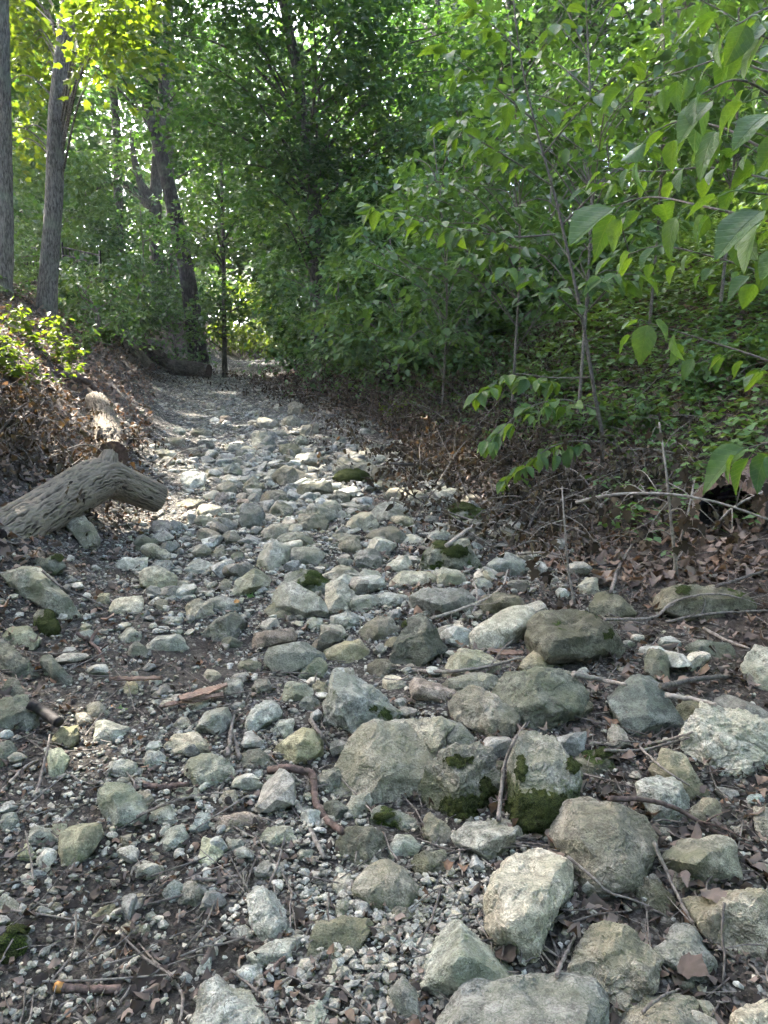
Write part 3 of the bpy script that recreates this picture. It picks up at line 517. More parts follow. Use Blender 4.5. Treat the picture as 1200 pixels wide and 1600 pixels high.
# middle distance stones given only by their box in the photo
BOX = '''283 737 323 762 w|380 745 412 772 k|340 752 370 775 s|310 787 350 808 w|372 785 412 826 g|277 780 322 796 g|305 805 340 823 s|405 765 452 788 g|420 785 456 811 k|410 815 452 846 g
436 692 470 714 d|460 705 502 728 g|428 725 475 759 g|462 753 517 776 d|522 713 588 743 g|520 735 578 754 M|582 728 622 753 g|465 798 510 829 s|480 783 528 816 s|540 800 590 831 g
572 823 645 851 g|585 785 638 816 g|580 750 620 769 d|636 726 670 743 s|640 738 668 758 s|668 735 690 753 g|620 740 640 759 g|634 700 658 723 g|564 690 600 706 g|562 700 592 718 s
602 702 625 713 y|648 770 672 799 g|672 757 712 796 g|612 803 645 823 t|705 787 765 818 M|770 768 808 796 d|450 628 475 649 g|440 650 470 666 s|470 660 500 681 g|400 652 435 669 g
395 680 430 701 s|600 763 640 781 s|668 828 705 849 g|765 828 798 844 g|452 852 505 886 s|553 855 600 886 g|435 830 490 853 k|520 955 568 981 g|500 973 548 1004 s|478 965 508 988 k
488 1063 510 1086 d|190 1062 215 1091 t|225 1172 260 1206 g|165 1185 215 1216 w|236 700 275 718 s|256 683 290 697 g|330 640 356 652 s|300 670 332 684 s|350 690 380 706 s|410 735 440 752 s
700 830 740 848 g|735 902 770 922 g|300 850 330 872 s|330 855 352 872 s|345 830 375 850 g|340 905 362 925 g|270 905 300 925 g|240 935 262 955 s|260 962 285 978 w|150 925 172 945 y
520 830 560 852 s|560 890 600 915 g|545 930 590 955 g|590 925 640 948 g|600 995 640 1015 t|575 1030 615 1055 g|470 1090 500 1110 s|395 1060 425 1085 g|350 1060 380 1090 g|320 1045 345 1065 s
250 1090 275 1108 w|270 1120 298 1140 g|205 1235 240 1262 s|330 1330 352 1345 s|430 1345 455 1362 s|470 1390 495 1408 s|590 1445 615 1465 s|625 1470 650 1490 w|585 1490 608 1510 s|520 1510 548 1530 s
455 1510 480 1530 s|80 1505 100 1522 w|55 1540 80 1558 s|30 1500 52 1518 s|75 1385 92 1398 w|78 1410 95 1425 g|62 1345 82 1365 s|30 1365 55 1385 w|125 1360 142 1372 w|140 1345 160 1358 w
210 1395 228 1412 g|232 1330 250 1350 t|225 1425 245 1440 g|150 1480 170 1495 s|110 1480 130 1495 g|700 1560 0 0 s|840 1290 870 1308 d|935 1300 0 0 s|1165 1240 1195 1258 b|1140 1290 1168 1308 w'''
AUTO = []
for it in BOX.replace('\n', '|').split('|'):
    a = it.split(); x0, y0, x1, y1 = map(int, a[:4])
    if x1 == 0: continue
    AUTO.append((x0, y0, x1, y1, a[4]))
def free(x, y, r): return all((x-a)**2 + (y-b)**2 > (.8*(r+c))**2 for a, b, c in FOOT)
def auto_rock(x0, y0, x1, y1, tn, rs):
    n = rs.randint(6, 8); ph = rs.random()*6.28; cx, cy_, rx, ry = (x0+x1)/2, (y0+y1)/2, (x1-x0)/2, (y1-y0)/2
    O = []
    for k in range(n):
        th = ph + (k + rs.uniform(-.28, .28))*2*math.pi/n; c, s_ = math.cos(th), math.sin(th)
        m = rs.uniform(.92, 1.12)/max(abs(c)**2.6 + abs(s_)**2.6, .01)**(1/2.6)
        O.append((cx + rx*m*c, cy_ + ry*m*s_))
    rg = [(cx + rx*rs.uniform(-.5, .5), cy_ + ry*rs.uniform(-.35, .3), rs.uniform(.1, .24)) for _ in range(rs.randint(1, 3))]
    moss = .85 if tn == 'M' else 0.
    return rock(O, rg, 'm' if tn == 'M' else tn, '', moss=moss, p=rs.choice([22, 34, 50]), rough=rs.uniform(.7, 1.3))
rs_ = random.Random(21)
for a in AUTO: auto_rock(*a, rs_)
# more stones of the same size class wherever the path still has room
tries = 0
while len(ROCKS) < 300 and tries < 6000:
    tries += 1
    y = rs_.uniform(0, 1)**1.6*850 + 640; x = rs_.gauss(470 - (y < 800)*(800-y)*.35, 250 if y > 800 else 130)
    if not -10 < x < 1210 or (x > 640 + (y-640)*.75) or x < 230 - (y-640)*.3: continue
    g = at(x, y); D = (g - EYE) @ FWD; wd = rs_.uniform(.07, .20)*(1 if D > 3.5 else .62)
    hw = wd/2/D*F
    if hw < 7: continue
    hh = hw*rs_.uniform(.5, .85)
    if not free(g[0], g[1], wd*.5): continue
    auto_rock(x-hw, y-2*hh, x+hw, y, rs_.choice('gggssswkktbdp'), rs_)
# labels for the stones that were not described one by one: look first, then the nearest described stone
WORD = dict(g='grey', w='whitish', d='dark', m='mossy', b='blue grey', p='pinkish', t='tan', y='yellow green', s='pale grey', k='olive')
named = [(b, s) for b, s, o, t in ROCKS if s]
used = {o['label'] for b, s, o, t in ROCKS if o['label']}
for b, s, o, t in ROCKS:
    if o['label']: continue
    cx, cy_ = (b[0]+b[2])/2, (b[1]+b[3])/2; wd, ht = b[2]-b[0], b[3]-b[1]
    size = 'small' if wd < 30 else 'medium sized' if wd < 48 else 'large'
    shp = 'flat' if ht < .5*wd else 'chunky' if ht > .8*wd else 'low'
    near = sorted(named, key=lambda q: ((q[0][0]+q[0][2])/2-cx)**2 + ((q[0][1]+q[0][3])/2-cy_)**2)
    done = False
    for hb, hs in near[:12]:
        dx, dy = cx-(hb[0]+hb[2])/2, cy_-(hb[1]+hb[3])/2
        rel = ('right of' if dx > 0 else 'left of') if abs(dx) > 1.4*abs(dy) else ('in front of' if dy > 0 else 'behind') if abs(dy) > 1.4*abs(dx) else \
              ('in front and to the right of' if dx > 0 else 'in front and to the left of') if dy > 0 else ('behind and right of' if dx > 0 else 'behind and left of')
        far = math.hypot(dx, dy) > 1.6*max(hb[2]-hb[0], wd)
        for lab in (f'{size} {shp} {WORD[t]} stone {"well " if far and " of" in rel and "front" not in rel else ""}{rel} {hs}',):
            if lab not in used and len(lab.split()) <= 16:
                o['label'] = lab; used.add(lab); done = True; break
        if done: break
    if not done: o['label'] = f'{size} {shp} {WORD[t]} stone on the path at photo position {int(cx/12)} percent across'
# ---- loose stones, pebbles and gravel too many to count
def templates(n, sub, seed, p=46, flat=.62):
    rg = np.random.default_rng(seed); out = []
    D, T = ICO[sub]
    for i in range(n):
        N = np.vstack([norm(rg.normal(size=(9, 3))), norm(np.vstack([np.eye(3), -np.eye(3)]) + rg.normal(size=(6, 3))*.25)]); H = np.concatenate([rg.uniform(.55, .95, 9), rg.uniform(.85, 1.1, 6)])
        V = D*np.minimum(planes_to_shape(N, H, D, p), 1.35)[:, None]
        V = V*(1 + .10*pn(V*1.6, i) + .06*pn(V*4, i+9))[:, None]
        V *= np.array([1, rg.uniform(.65, .95), rg.uniform(flat-.15, flat+.15)]); out.append((V, T))
    return out
def tilt(n, amt):
    yaw = RNG.uniform(0, 6.283, n); ax = RNG.normal(size=(n, 3))*amt; nrm = norm(np.array([0, 0, 1.]) + ax)
    return frames(np.stack([np.cos(yaw), np.sin(yaw), 0*yaw], 1), nrm)
def scatter_stones(name, label, xy, size, sub, seed, sink=.25, flat=.62, nt=10):
    TP = templates(nt, sub, seed, flat=flat); mb = MB(); n = len(xy); which = RNG.integers(0, nt, n)
    z = ground(xy[:, 0], xy[:, 1]) + size*(flat*.9 - sink)
    pos = np.column_stack([xy, z])
    for k in range(nt):
        s = which == k
        if s.any():
            V, T, A = inst(*TP[k], pos[s], tilt(s.sum(), .25), size[s], RNG.random(s.sum())); mb.add(V, T, A)
    obj(name, mb.mesh(name, M['gravel'], smooth=False), kind='stuff', label=label)
def path_points(n, y0, y1, spread, power=1.5, dens=None, clear=True):
    y = y0 + (y1-y0)*RNG.random(n)**power; x = cen(y) + RNG.normal(size=n)*spread
    k = np.ones(n, bool) if dens is None else RNG.random(n) < dens(x, y)
    x, y = x[k], y[k]
    k = np.abs(x - cen(y)) < 1.9; x, y = x[k], y[k]
    return np.column_stack([x, y])
gd = lambda x, y: np.clip(.42 - .14*(x < cen(y) - .1)*(y < 3.2) + 1.5*pn2(x, y, 1.6, 12) + .6*pn2(x, y, 5, 13), .04, 1)
xy = path_points(26000, 1.15, 6.5, .95, 1.25, gd); scatter_stones('gravel', 'fine pale limestone gravel in pockets between the rocks', xy, RNG.uniform(.004, .013, len(xy))*(1 + .4*(RNG.random(len(xy)) < .2)), 1, 1, nt=16)
xy = path_points(3400, 1.15, 7.5, .95, 1.2, lambda x, y: np.clip(.20 - .12*(x < cen(y) - .1)*(y < 3.) + 1.3*pn2(x, y, 1.1, 14) + .5*pn2(x, y, 4, 15), .03, 1)); scatter_stones('pebbles', 'thumb sized pale pebbles scattered between the rocks', xy[::2], RNG.gamma(5, .0045, len(xy[::2])).clip(.012, .035), 3, 2); scatter_stones('small_pebbles', 'small pale pebbles scattered between the rocks', xy[1::2], RNG.gamma(4, .003, len(xy[1::2])).clip(.007, .02), 2, 7)
PK = [(690, 1405, .10, 420), (610, 1500, .16, 700), (640, 1450, .10, 260), (560, 1590, .15, 500), (530, 1380, .10, 260), (400, 1200, .18, 420), (120, 1260, .22, 420), (60, 1370, .2, 260), (480, 1290, .12, 220), (330, 1240, .2, 260), (600, 860, .5, 900), (520, 710, .6, 700), (260, 1160, .25, 420), (620, 1560, .08, 200)]
xy = np.vstack([at(a, b)[:2] + RNG.normal(size=(n, 2))*s for a, b, s, n in PK]); scatter_stones('gravel_pockets', 'pockets of white gravel between the larger stones', xy, RNG.gamma(5, .0017, len(xy)).clip(.003, .018), 1, 6, .1, nt=16)
xy = path_points(2100, 2.2, 9, .9, 1.1, lambda x, y: np.clip(.55 + .5*(x - cen(y)) + .8*pn2(x, y, 1.2, 16) + .12*(y - 4), .05, 1)); xy = np.array([q for q in xy if free(q[0], q[1], .05)]); sz = RNG.gamma(3.2, .0135, len(xy)).clip(.015, .095); bg = (sz > .045)
scatter_stones('rubble', 'fist to head sized loose stones filling the gaps between the rocks', xy[bg], sz[bg], 3, 5, .3, .62, 16); scatter_stones('fine_rubble', 'egg sized loose stones between the rocks', xy[~bg], sz[~bg], 2, 8, .3, .62, 16)
xy = path_points(2300, 5, 29, .78, .9); scatter_stones('loose_stones', 'loose flat stones paving the far stretch of the path', xy, (RNG.gamma(1.6, .028, len(xy))*np.clip(1.35 - xy[:, 1]/18, .45, 1)).clip(.02, .15), 2, 3, .42, .48)
xy = path_points(9000, 3.6, 26, .85, 1.2); scatter_stones('path_rubble', 'small pale rubble covering the middle of the path', xy, RNG.uniform(.01, .035, len(xy)), 1, 4, .25, .6)
# ================================================================== leaves and trees
def fan(poly, centre=None, fold=.0, bend=.0):
    P = np.array(poly, float)
    if centre is not None: P = np.vstack([[centre], P])
    x, y = P[:, 0], P[:, 1]
    V = np.column_stack([x, y, fold*np.abs(x) - bend*y*y]); n = len(P)
    T = [[0, i, i+1] for i in range(1, n-1)]
    if centre is not None: T.append([0, n-1, 1])
    return V, np.array(T)
_hr = [(.0, .0), (.16, -.03), (.44, .10), (.27, .25), (.56, .50), (.31, .54), (.20, .66)]
MAPLE = fan(_hr + [(0, 1.)] + [(-x, y) for x, y in _hr[:0:-1]], (0, .3), -.18, .15)
MAPLE_LO = fan([(0, 0), (.52, .34), (.24, .5), (0, 1), (-.24, .5), (-.52, .34)], None, -.2, .12)
OVATE_LO = fan([(0, 0), (.30, .28), (.24, .66), (0, 1), (-.24, .66), (-.30, .28)], None, .22, .2)
KITE = (np.array([(0, 0, 0), (.36, .45, .05), (0, 1, -.1), (-.36, .45, .05)], float), np.array([[0, 1, 2], [0, 2, 3]]))
def ovate(fold=.25, bend=.3, twist=0., wide=.34):
    ys = np.array([0, .12, .3, .5, .7, .87, 1.]); ws = np.array([.02, .62, 1, .97, .7, .34, 0.])*wide
    V, T = [], []
    for i, (y, w_) in enumerate(zip(ys, ws)):
        z = -bend*y*y; wv = .025*math.sin(i*2.3 + twist)
        for sx in (-1, -.5, 0, .5, 1): V.append((sx*w_, y, z + fold*abs(sx)*w_ + (wv if abs(sx) == 1 else 0) + twist*sx*w_*y*.4))
    for i in range(6):
        for k in range(4):
            a = i*5 + k; T += [[a, a+1, a+6], [a, a+6, a+5]]
    return np.array(V), np.array(T)
# shafts through the canopy where sunlight reaches the ground in the photograph
SHAFT = [(at(40, 585), 1.25), (at(120, 635), .8), (at(505, 705), .28), (at(545, 712), .2), (at(300, 650), .25), (at(350, 615), .3), (at(420, 568), .7),
         (aty(165, 50, 10.5), 1.0), (aty(38, 110, 13.8), 1.25), (np.array([-5.6, 30.5, 5.2]), 2.6), (at(780, 980), .16), (at(15, 520), 1.0), (aty(150, 760, 5.4), .22)]
def lit(P):
    """True where a leaf would block one of those shafts"""
    m = np.zeros(len(P), bool)
    for c, r in SHAFT:
        v = P - c; t = v @ SUN; d = np.linalg.norm(v - t[:, None]*SUN, axis=1)
        m |= (t > r*1.05 + .3) & (d < r*(1 + .5*pn(P*.9/r, 21)))
    return m
def clump_leaves(mb, C, rad, per, size, tm, flat=.4, droop=.5, jit=.4, tone=(.2, .8), rng=None, cut=True):
    rng = rng or RNG; K = len(C); n = K*per
    rad = np.repeat(np.broadcast_to(rad, (K,)), per); Cn = np.repeat(C, per, 0)
    a = rng.uniform(0, 6.283, n); u = np.sqrt(rng.random(n)); rr = u*rad
    tier = rng.integers(-1, 2, n)*.75*flat*rad
    tl = np.repeat(rng.normal(size=(K, 2))*.22, per, 0)
    off = np.column_stack([rr*np.cos(a), rr*np.sin(a), tier - .35*rr*u + rng.normal(size=n)*.05*rad])
    off[:, 2] += (off[:, :2]*tl).sum(1)
    P = Cn + off
    d = np.column_stack([np.cos(a), np.sin(a), -droop*rng.random(n)]) + rng.normal(size=(n, 3))*.45
    nr = np.array([0, 0, 1.]) + rng.normal(size=(n, 3))*jit
    base = np.repeat(rng.uniform(*tone, K), per); rnd = np.clip(base + rng.normal(size=n)*.13, 0, 1)
    sc = size*rng.uniform(.65, 1.25, n)
    if cut:
        k = ~lit(P); P, d, nr, rnd, sc = P[k], d[k], nr[k], rnd[k], sc[k]
    if len(P): mb.add(*inst(*tm, P, frames(d, nr), sc, rnd))
def ell(c, r, n, rng, shell=.5):
    v = norm(rng.normal(size=(n, 3))); t = rng.random(n)**(1/3); t = shell + (1-shell)*t
    return np.asarray(c) + v*t[:, None]*np.asarray(r)
def limb_path(tp, c, rng):
    """from a trunk polyline to a clump centre, rising then spreading"""
    h = np.linalg.norm((tp - c)[:, :2], axis=1); want = c[2] - .55*h.min() - .2
    a = tp[np.argmin(np.abs(tp[:, 2] - want))]; m = (a + c)/2 + np.array([0, 0, .12*np.linalg.norm(c-a)]) + rng.normal(size=3)*.1
    return catmull([a, m, c], 4)
def tree(name, label, category, pts, r0, r1, crowns, size, tm, mat, bark='darktrunk', seed=1, per=90, group=None, limbs=40, wob=.12, cl=(.6, 1.), flare=1.4, sides=14, tone=(.15, .85), flat=.4, shell=.5, droop=.5, jit=.4, limb_r=.03):
    rng = np.random.default_rng(seed); tp = catmull(pts, 8); base = tp[0].copy()
    t = thing(name, base, label, category, group)
    s = np.linspace(0, 1, len(tp)); rad = r0 + (r1-r0)*s; rad = rad*(1 + (flare-1)*np.exp(-s*14))
    tp2 = tp.copy(); tp2[0, 2] -= .25
    V, T = tube(tp2, rad, sides, wob, seed); obj('trunk', mesh('trunk', V - base, T, M[bark], {'rnd': np.full(len(V), .5)}), t)
    lv, br = MB(), MB(); nl = 0
    for c, r, n in crowns:
        C = ell(c, r, n, rng, shell)
        clump_leaves(lv, C, rng.uniform(*cl, n), per, size, tm, flat=flat, tone=tone, rng=rng, droop=droop, jit=jit)
        for q in C[rng.permutation(n)[:max(1, limbs*n//max(1, sum(k for _, _, k in crowns)))]]:
            p = limb_path(tp, q, rng); L = np.linalg.norm(p[-1]-p[0])
            V, T = tube(p, np.linspace(min(r0*.5, limb_r*(.5 + .25*L)), .006, len(p)), 4, cap=False); br.add(V, T, .4)
    if br.n: obj('branches', br.mesh('branches', M[bark], base), t, kind='stuff')
    if lv.n: obj('crown', lv.mesh('crown', M[mat], base), t, kind='stuff')
    return t
def col(pxs, Y, extra=None):
    """trunk polyline from photo pixels at a depth Y, first point dropped to the ground"""
    P = [aty(x, y, Y) for x, y in pxs]; P[0][2] = grd(P[0][0], P[0][1])
    if extra: P += [P[-1] + np.array(e) for e in extra]
    return P
G1 = 'trees standing along the path'
# --- left: two grey trunks
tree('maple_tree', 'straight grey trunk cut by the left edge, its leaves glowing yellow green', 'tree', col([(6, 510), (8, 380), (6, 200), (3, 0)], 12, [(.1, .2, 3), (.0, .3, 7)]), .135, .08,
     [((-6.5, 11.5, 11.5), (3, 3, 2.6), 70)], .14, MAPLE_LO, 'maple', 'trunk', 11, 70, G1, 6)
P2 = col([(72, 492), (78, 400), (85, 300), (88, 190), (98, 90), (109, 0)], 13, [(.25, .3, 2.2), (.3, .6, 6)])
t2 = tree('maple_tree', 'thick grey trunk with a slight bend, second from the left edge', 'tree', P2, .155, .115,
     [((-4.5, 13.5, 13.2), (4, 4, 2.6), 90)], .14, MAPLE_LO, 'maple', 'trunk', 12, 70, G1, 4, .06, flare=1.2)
# a low sunlit bough of that tree, hanging toward the camera
rng = np.random.default_rng(4); lv, br = MB(), MB(); b0 = np.array(P2[0])
for c0, rr in ((aty(168, 60, 10.5), (.42, .5, .45)), (aty(150, 12, 10.5), (.5, .5, .3)), (aty(38, 110, 13.8), (.5, .6, .9)), (aty(32, 20, 13.8), (.5, .6, .6)), (aty(20, 200, 13.6), (.35, .5, .5)), (aty(200, 25, 11), (.3, .5, .3)), (aty(45, 60, 13.8), (.35, .5, .7))):
    C = ell(c0, rr, 9, rng, .3); clump_leaves(lv, C, .48, 24, .13, MAPLE, flat=.5, droop=.9, jit=.5, tone=(.2, .9), rng=rng)
    for q in C[:3]:
        p = catmull([np.array([-5.35, 13., q[2]-.6]), (q + np.array([-5.35, 13., q[2]]))/2, q], 5); V, T = tube(p, np.linspace(.022, .004, len(p)), 5, cap=False); br.add(V, T, .4)
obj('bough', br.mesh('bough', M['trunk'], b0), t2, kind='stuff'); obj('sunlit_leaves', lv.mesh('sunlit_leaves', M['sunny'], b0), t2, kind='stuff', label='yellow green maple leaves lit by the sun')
# --- leaning dead snag and the forked tree behind it
tree('dead_tree', 'dark leaning snag with a broken top beside the far bend of the path', 'tree', col([(312, 566), (300, 480), (285, 390), (262, 285), (245, 215), (229, 163)], 21), .25, .14, [], .1, MAPLE_LO, 'maple', 'snag', 13, 0, G1, 0, .10, flare=1.35, sides=20)
tf = tree('forked_tree', 'dark tree forking into two spreading limbs behind the leaning snag', 'tree', col([(250, 520), (245, 400), (243, 320), (247, 240), (255, 150), (262, 40)], 26, [(.3, 0, 3)]), .24, .15,
     [((-8.5, 26, 12.5), (4.5, 3.5, 3.2), 80)], .17, MAPLE_LO, 'maple', 'darktrunk', 14, 70, G1, 16)
for q in ([(240, 325), (212, 300), (190, 285), (165, 287), (130, 305)], [(238, 318), (222, 290), (210, 250), (205, 205)]):
    P = [aty(x, y, 25.8) for x, y in q]; V, T = tube(catmull(P, 6), np.linspace(.2, .06, 6*(len(q)-1)+1), 8, .1); b = np.array(tf.location); obj('limb', mesh('limb', V - b, T, M['darktrunk']), tf)
tree('pale_tree', 'slim pale trunk seen behind the leaning snag', 'tree', col([(270, 500), (266, 300), (264, 210), (268, 60)], 29), .17, .14, [((-7.0, 30, 13), (3, 3, 2.5), 40)], .18, MAPLE_LO, 'maple', 'trunk', 15, 60, G1, 8)
tree('maple_sapling', 'thin straight maple sapling beside the far end of the path', 'tree', col([(351, 578), (350, 480), (349, 390), (347, 300), (345, 230)], 19.5), .06, .03,
     [((-4.4, 19.3, 6.3), (1.3, 1.3, .9), 24), ((-3.9, 19.2, 4.5), (.9, .9, .4), 8), ((-4.6, 19.2, 3.9), (1.0, .8, .35), 7)], .13, MAPLE_LO, 'maple', 'darktrunk', 16, 70, G1, 22, cl=(.45, .75), flat=.3)
# --- centre: the big maple over the path
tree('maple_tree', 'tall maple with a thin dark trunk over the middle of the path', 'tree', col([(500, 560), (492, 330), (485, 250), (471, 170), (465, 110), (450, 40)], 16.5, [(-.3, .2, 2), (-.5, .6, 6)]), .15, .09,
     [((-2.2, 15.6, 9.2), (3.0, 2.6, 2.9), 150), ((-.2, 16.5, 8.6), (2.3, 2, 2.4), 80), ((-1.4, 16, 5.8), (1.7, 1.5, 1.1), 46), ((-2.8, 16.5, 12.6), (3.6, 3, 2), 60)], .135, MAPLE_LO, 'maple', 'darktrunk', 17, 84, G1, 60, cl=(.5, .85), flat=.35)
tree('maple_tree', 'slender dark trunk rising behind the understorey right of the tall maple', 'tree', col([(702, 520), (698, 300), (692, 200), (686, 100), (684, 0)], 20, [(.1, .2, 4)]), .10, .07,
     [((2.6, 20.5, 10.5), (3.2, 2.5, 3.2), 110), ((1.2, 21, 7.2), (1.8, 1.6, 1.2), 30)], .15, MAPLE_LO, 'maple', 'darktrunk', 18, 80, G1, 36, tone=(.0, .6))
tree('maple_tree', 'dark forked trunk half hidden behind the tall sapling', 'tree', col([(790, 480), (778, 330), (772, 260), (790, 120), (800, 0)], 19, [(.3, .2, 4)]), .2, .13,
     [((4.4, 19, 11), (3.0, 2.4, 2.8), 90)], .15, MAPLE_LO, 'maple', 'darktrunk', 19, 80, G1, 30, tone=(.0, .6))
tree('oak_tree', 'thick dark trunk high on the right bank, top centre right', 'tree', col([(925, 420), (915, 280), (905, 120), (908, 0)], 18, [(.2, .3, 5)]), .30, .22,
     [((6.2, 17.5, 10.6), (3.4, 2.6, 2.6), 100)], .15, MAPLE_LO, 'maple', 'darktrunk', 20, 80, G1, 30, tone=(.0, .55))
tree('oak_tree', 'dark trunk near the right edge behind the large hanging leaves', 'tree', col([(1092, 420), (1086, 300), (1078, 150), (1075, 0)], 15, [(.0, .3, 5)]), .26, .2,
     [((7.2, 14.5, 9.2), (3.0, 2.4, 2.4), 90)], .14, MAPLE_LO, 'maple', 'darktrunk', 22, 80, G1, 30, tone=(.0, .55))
# --- trees further back on both banks, closing the wood
BACK = [(-15, 26, 'left'), (-11.5, 33, 'left'), (-18, 38, 'left'), (-6.8, 40, 'left'), (-.5, 36, 'centre'), (3.5, 30, 'centre'), (8, 31, 'right'), (12, 25, 'right'), (15, 33, 'right'), (5.5, 41, 'right'), (20, 26, 'right')]
LB = ['dense dark crowned tree behind the fence on the far left', 'tree standing behind the forked tree, deep in the wood at left', 'tree at the far left, deepest in the wood', 'tree closing the view beyond the end of the path, left of it',
      'tree beyond the end of the path, right behind the tall maple', 'dim tree deep in the wood behind the slender dark trunk', 'dim tree on the crest of the right bank behind the forked trunk', 'dim tree on the right bank behind the oak trunks', 'dim tree at the back right, deepest of the right bank',
      'dim tree far behind the forked trunk, deep in the wood', 'dim tree past the right edge, high on the bank']
for i, ((x, y, sd), lb) in enumerate(zip(BACK, LB)):
    z = grd(x, y); rg = np.random.default_rng(100+i); h = rg.uniform(13, 17)
    tree('background_tree', lb, 'tree', [(x, y, z), (x+.2, y, z+h*.5), (x+rg.normal()*.6, y, z+h)], .24, .1,
         [((x, y, z+h*.78), (4.2, 3.2, h*.30), 80), ((x+rg.normal(), y-.5, z+h*.38), (3.2, 2.4, h*.16), 40)], .37, MAPLE_LO, 'maple', 'darktrunk', 40+i, 42, 'trees deep in the wood', 16, cl=(.8, 1.4), tone=(.1, .75), sides=8)
# --- unseen trees set left of the frame so that their crowns shade the path
for i, (x, y, h, lb) in enumerate([(-8.5, 6.5, 13, 'tree left of the frame whose crown shades the near path'), (-11, 11.5, 15, 'tree left of the frame shading the log'), (-7.2, 1.5, 12, 'tree left of the camera shading the foreground'), (-10.5, 17.5, 16, 'tree behind the left bank shading the bend'), (-13, 6, 14, 'outermost tree left of the frame'), (-11.2, 14.6, 11.5, 'tree left of the frame shading the middle path'), (-12.7, 19.6, 11.5, 'tree left of the frame shading the far path'), (-8.6, 9.5, 15, 'tree left of the frame between the shading crowns')]):
    z = grd(x, y)
    tree('unseen_shade_tree', lb, 'tree', [(x, y, z), (x+.2, y+.1, z+h*.5), (x+.5, y+.2, z+h)], .22, .1, [((x+2.2, y+1, z+h*.78), (4.2, 4.2, 2.4), 110)], .27, KITE, 'maple', 'trunk', 70+i, 46, 'unseen trees shading the path from the left', 18, cl=(.8, 1.3), sides=8)
for i, (x, y, h, lb) in enumerate([(-6, -7, 14, 'added unseen tree behind the camera at left'), (1, -10, 15, 'added unseen tree straight behind the camera'), (7.5, -6, 14, 'added unseen tree behind the camera at right'), (9.5, 1.5, 13, 'added unseen tree on the right bank beside the camera'), (9, 8, 13, 'added unseen tree on the right bank outside the frame'), (-11, -1, 14, 'added unseen tree on the left bank behind the camera')]):  # unseen trees added around the camera to cut the flat frontal light
    z = grd(x, y)
    tree('unseen_shade_tree', lb, 'tree', [(x, y, z), (x+.2, y+.1, z+h*.5), (x+.5, y+.2, z+h)], .22, .1, [((x, y, z+h*.7), (4.4, 4.4, 4), 80), ((x, y, z+h*.28), (3.8, 3.8, 2.6), 45)], .32, KITE, 'maple', 'trunk', 90+i, 40, 'unseen trees added behind the camera to block frontal light', 12, cl=(1., 1.6), sides=8)
# --- a wood that reads as one mass behind everything
def far_wood():
    rng = np.random.default_rng(9); mb = MB(); n = 1500
    a = rng.uniform(R(-42), R(48), n); d = rng.uniform(46, 70, n); x, y = d*np.sin(a), d*np.cos(a)
    z = ground(x, y) + rng.random(n)**.8*18
    clump_leaves(mb, np.column_stack([x, y, z]), rng.uniform(1.2, 2.4, n), 30, .66, KITE, tone=(.2, .9), rng=rng, cut=False)
    obj('far_wood', mb.mesh('far_wood', M['maple']), kind='stuff', label='distant leafy wood closing the view')
far_wood()
def middle_wood():
    rng = np.random.default_rng(23); mb = MB(); n = 900
    x, y = rng.uniform(-21, 4, n), rng.uniform(31, 46, n); h = rng.random(n); z = ground(x, y) + .4 + h*11
    k = (np.abs(x - cen(y)) > 1.6) | (z > 7.5); C = np.column_stack([x, y, z])[k]
    clump_leaves(mb, C, rng.uniform(.8, 1.5, len(C)), 40, .36, KITE, tone=(.2, 1.), rng=rng)
    obj('middle_wood', mb.mesh('middle_wood', M['maple']), kind='stuff', label='tangled undergrowth and low boughs beyond the bend of the path')
middle_wood()
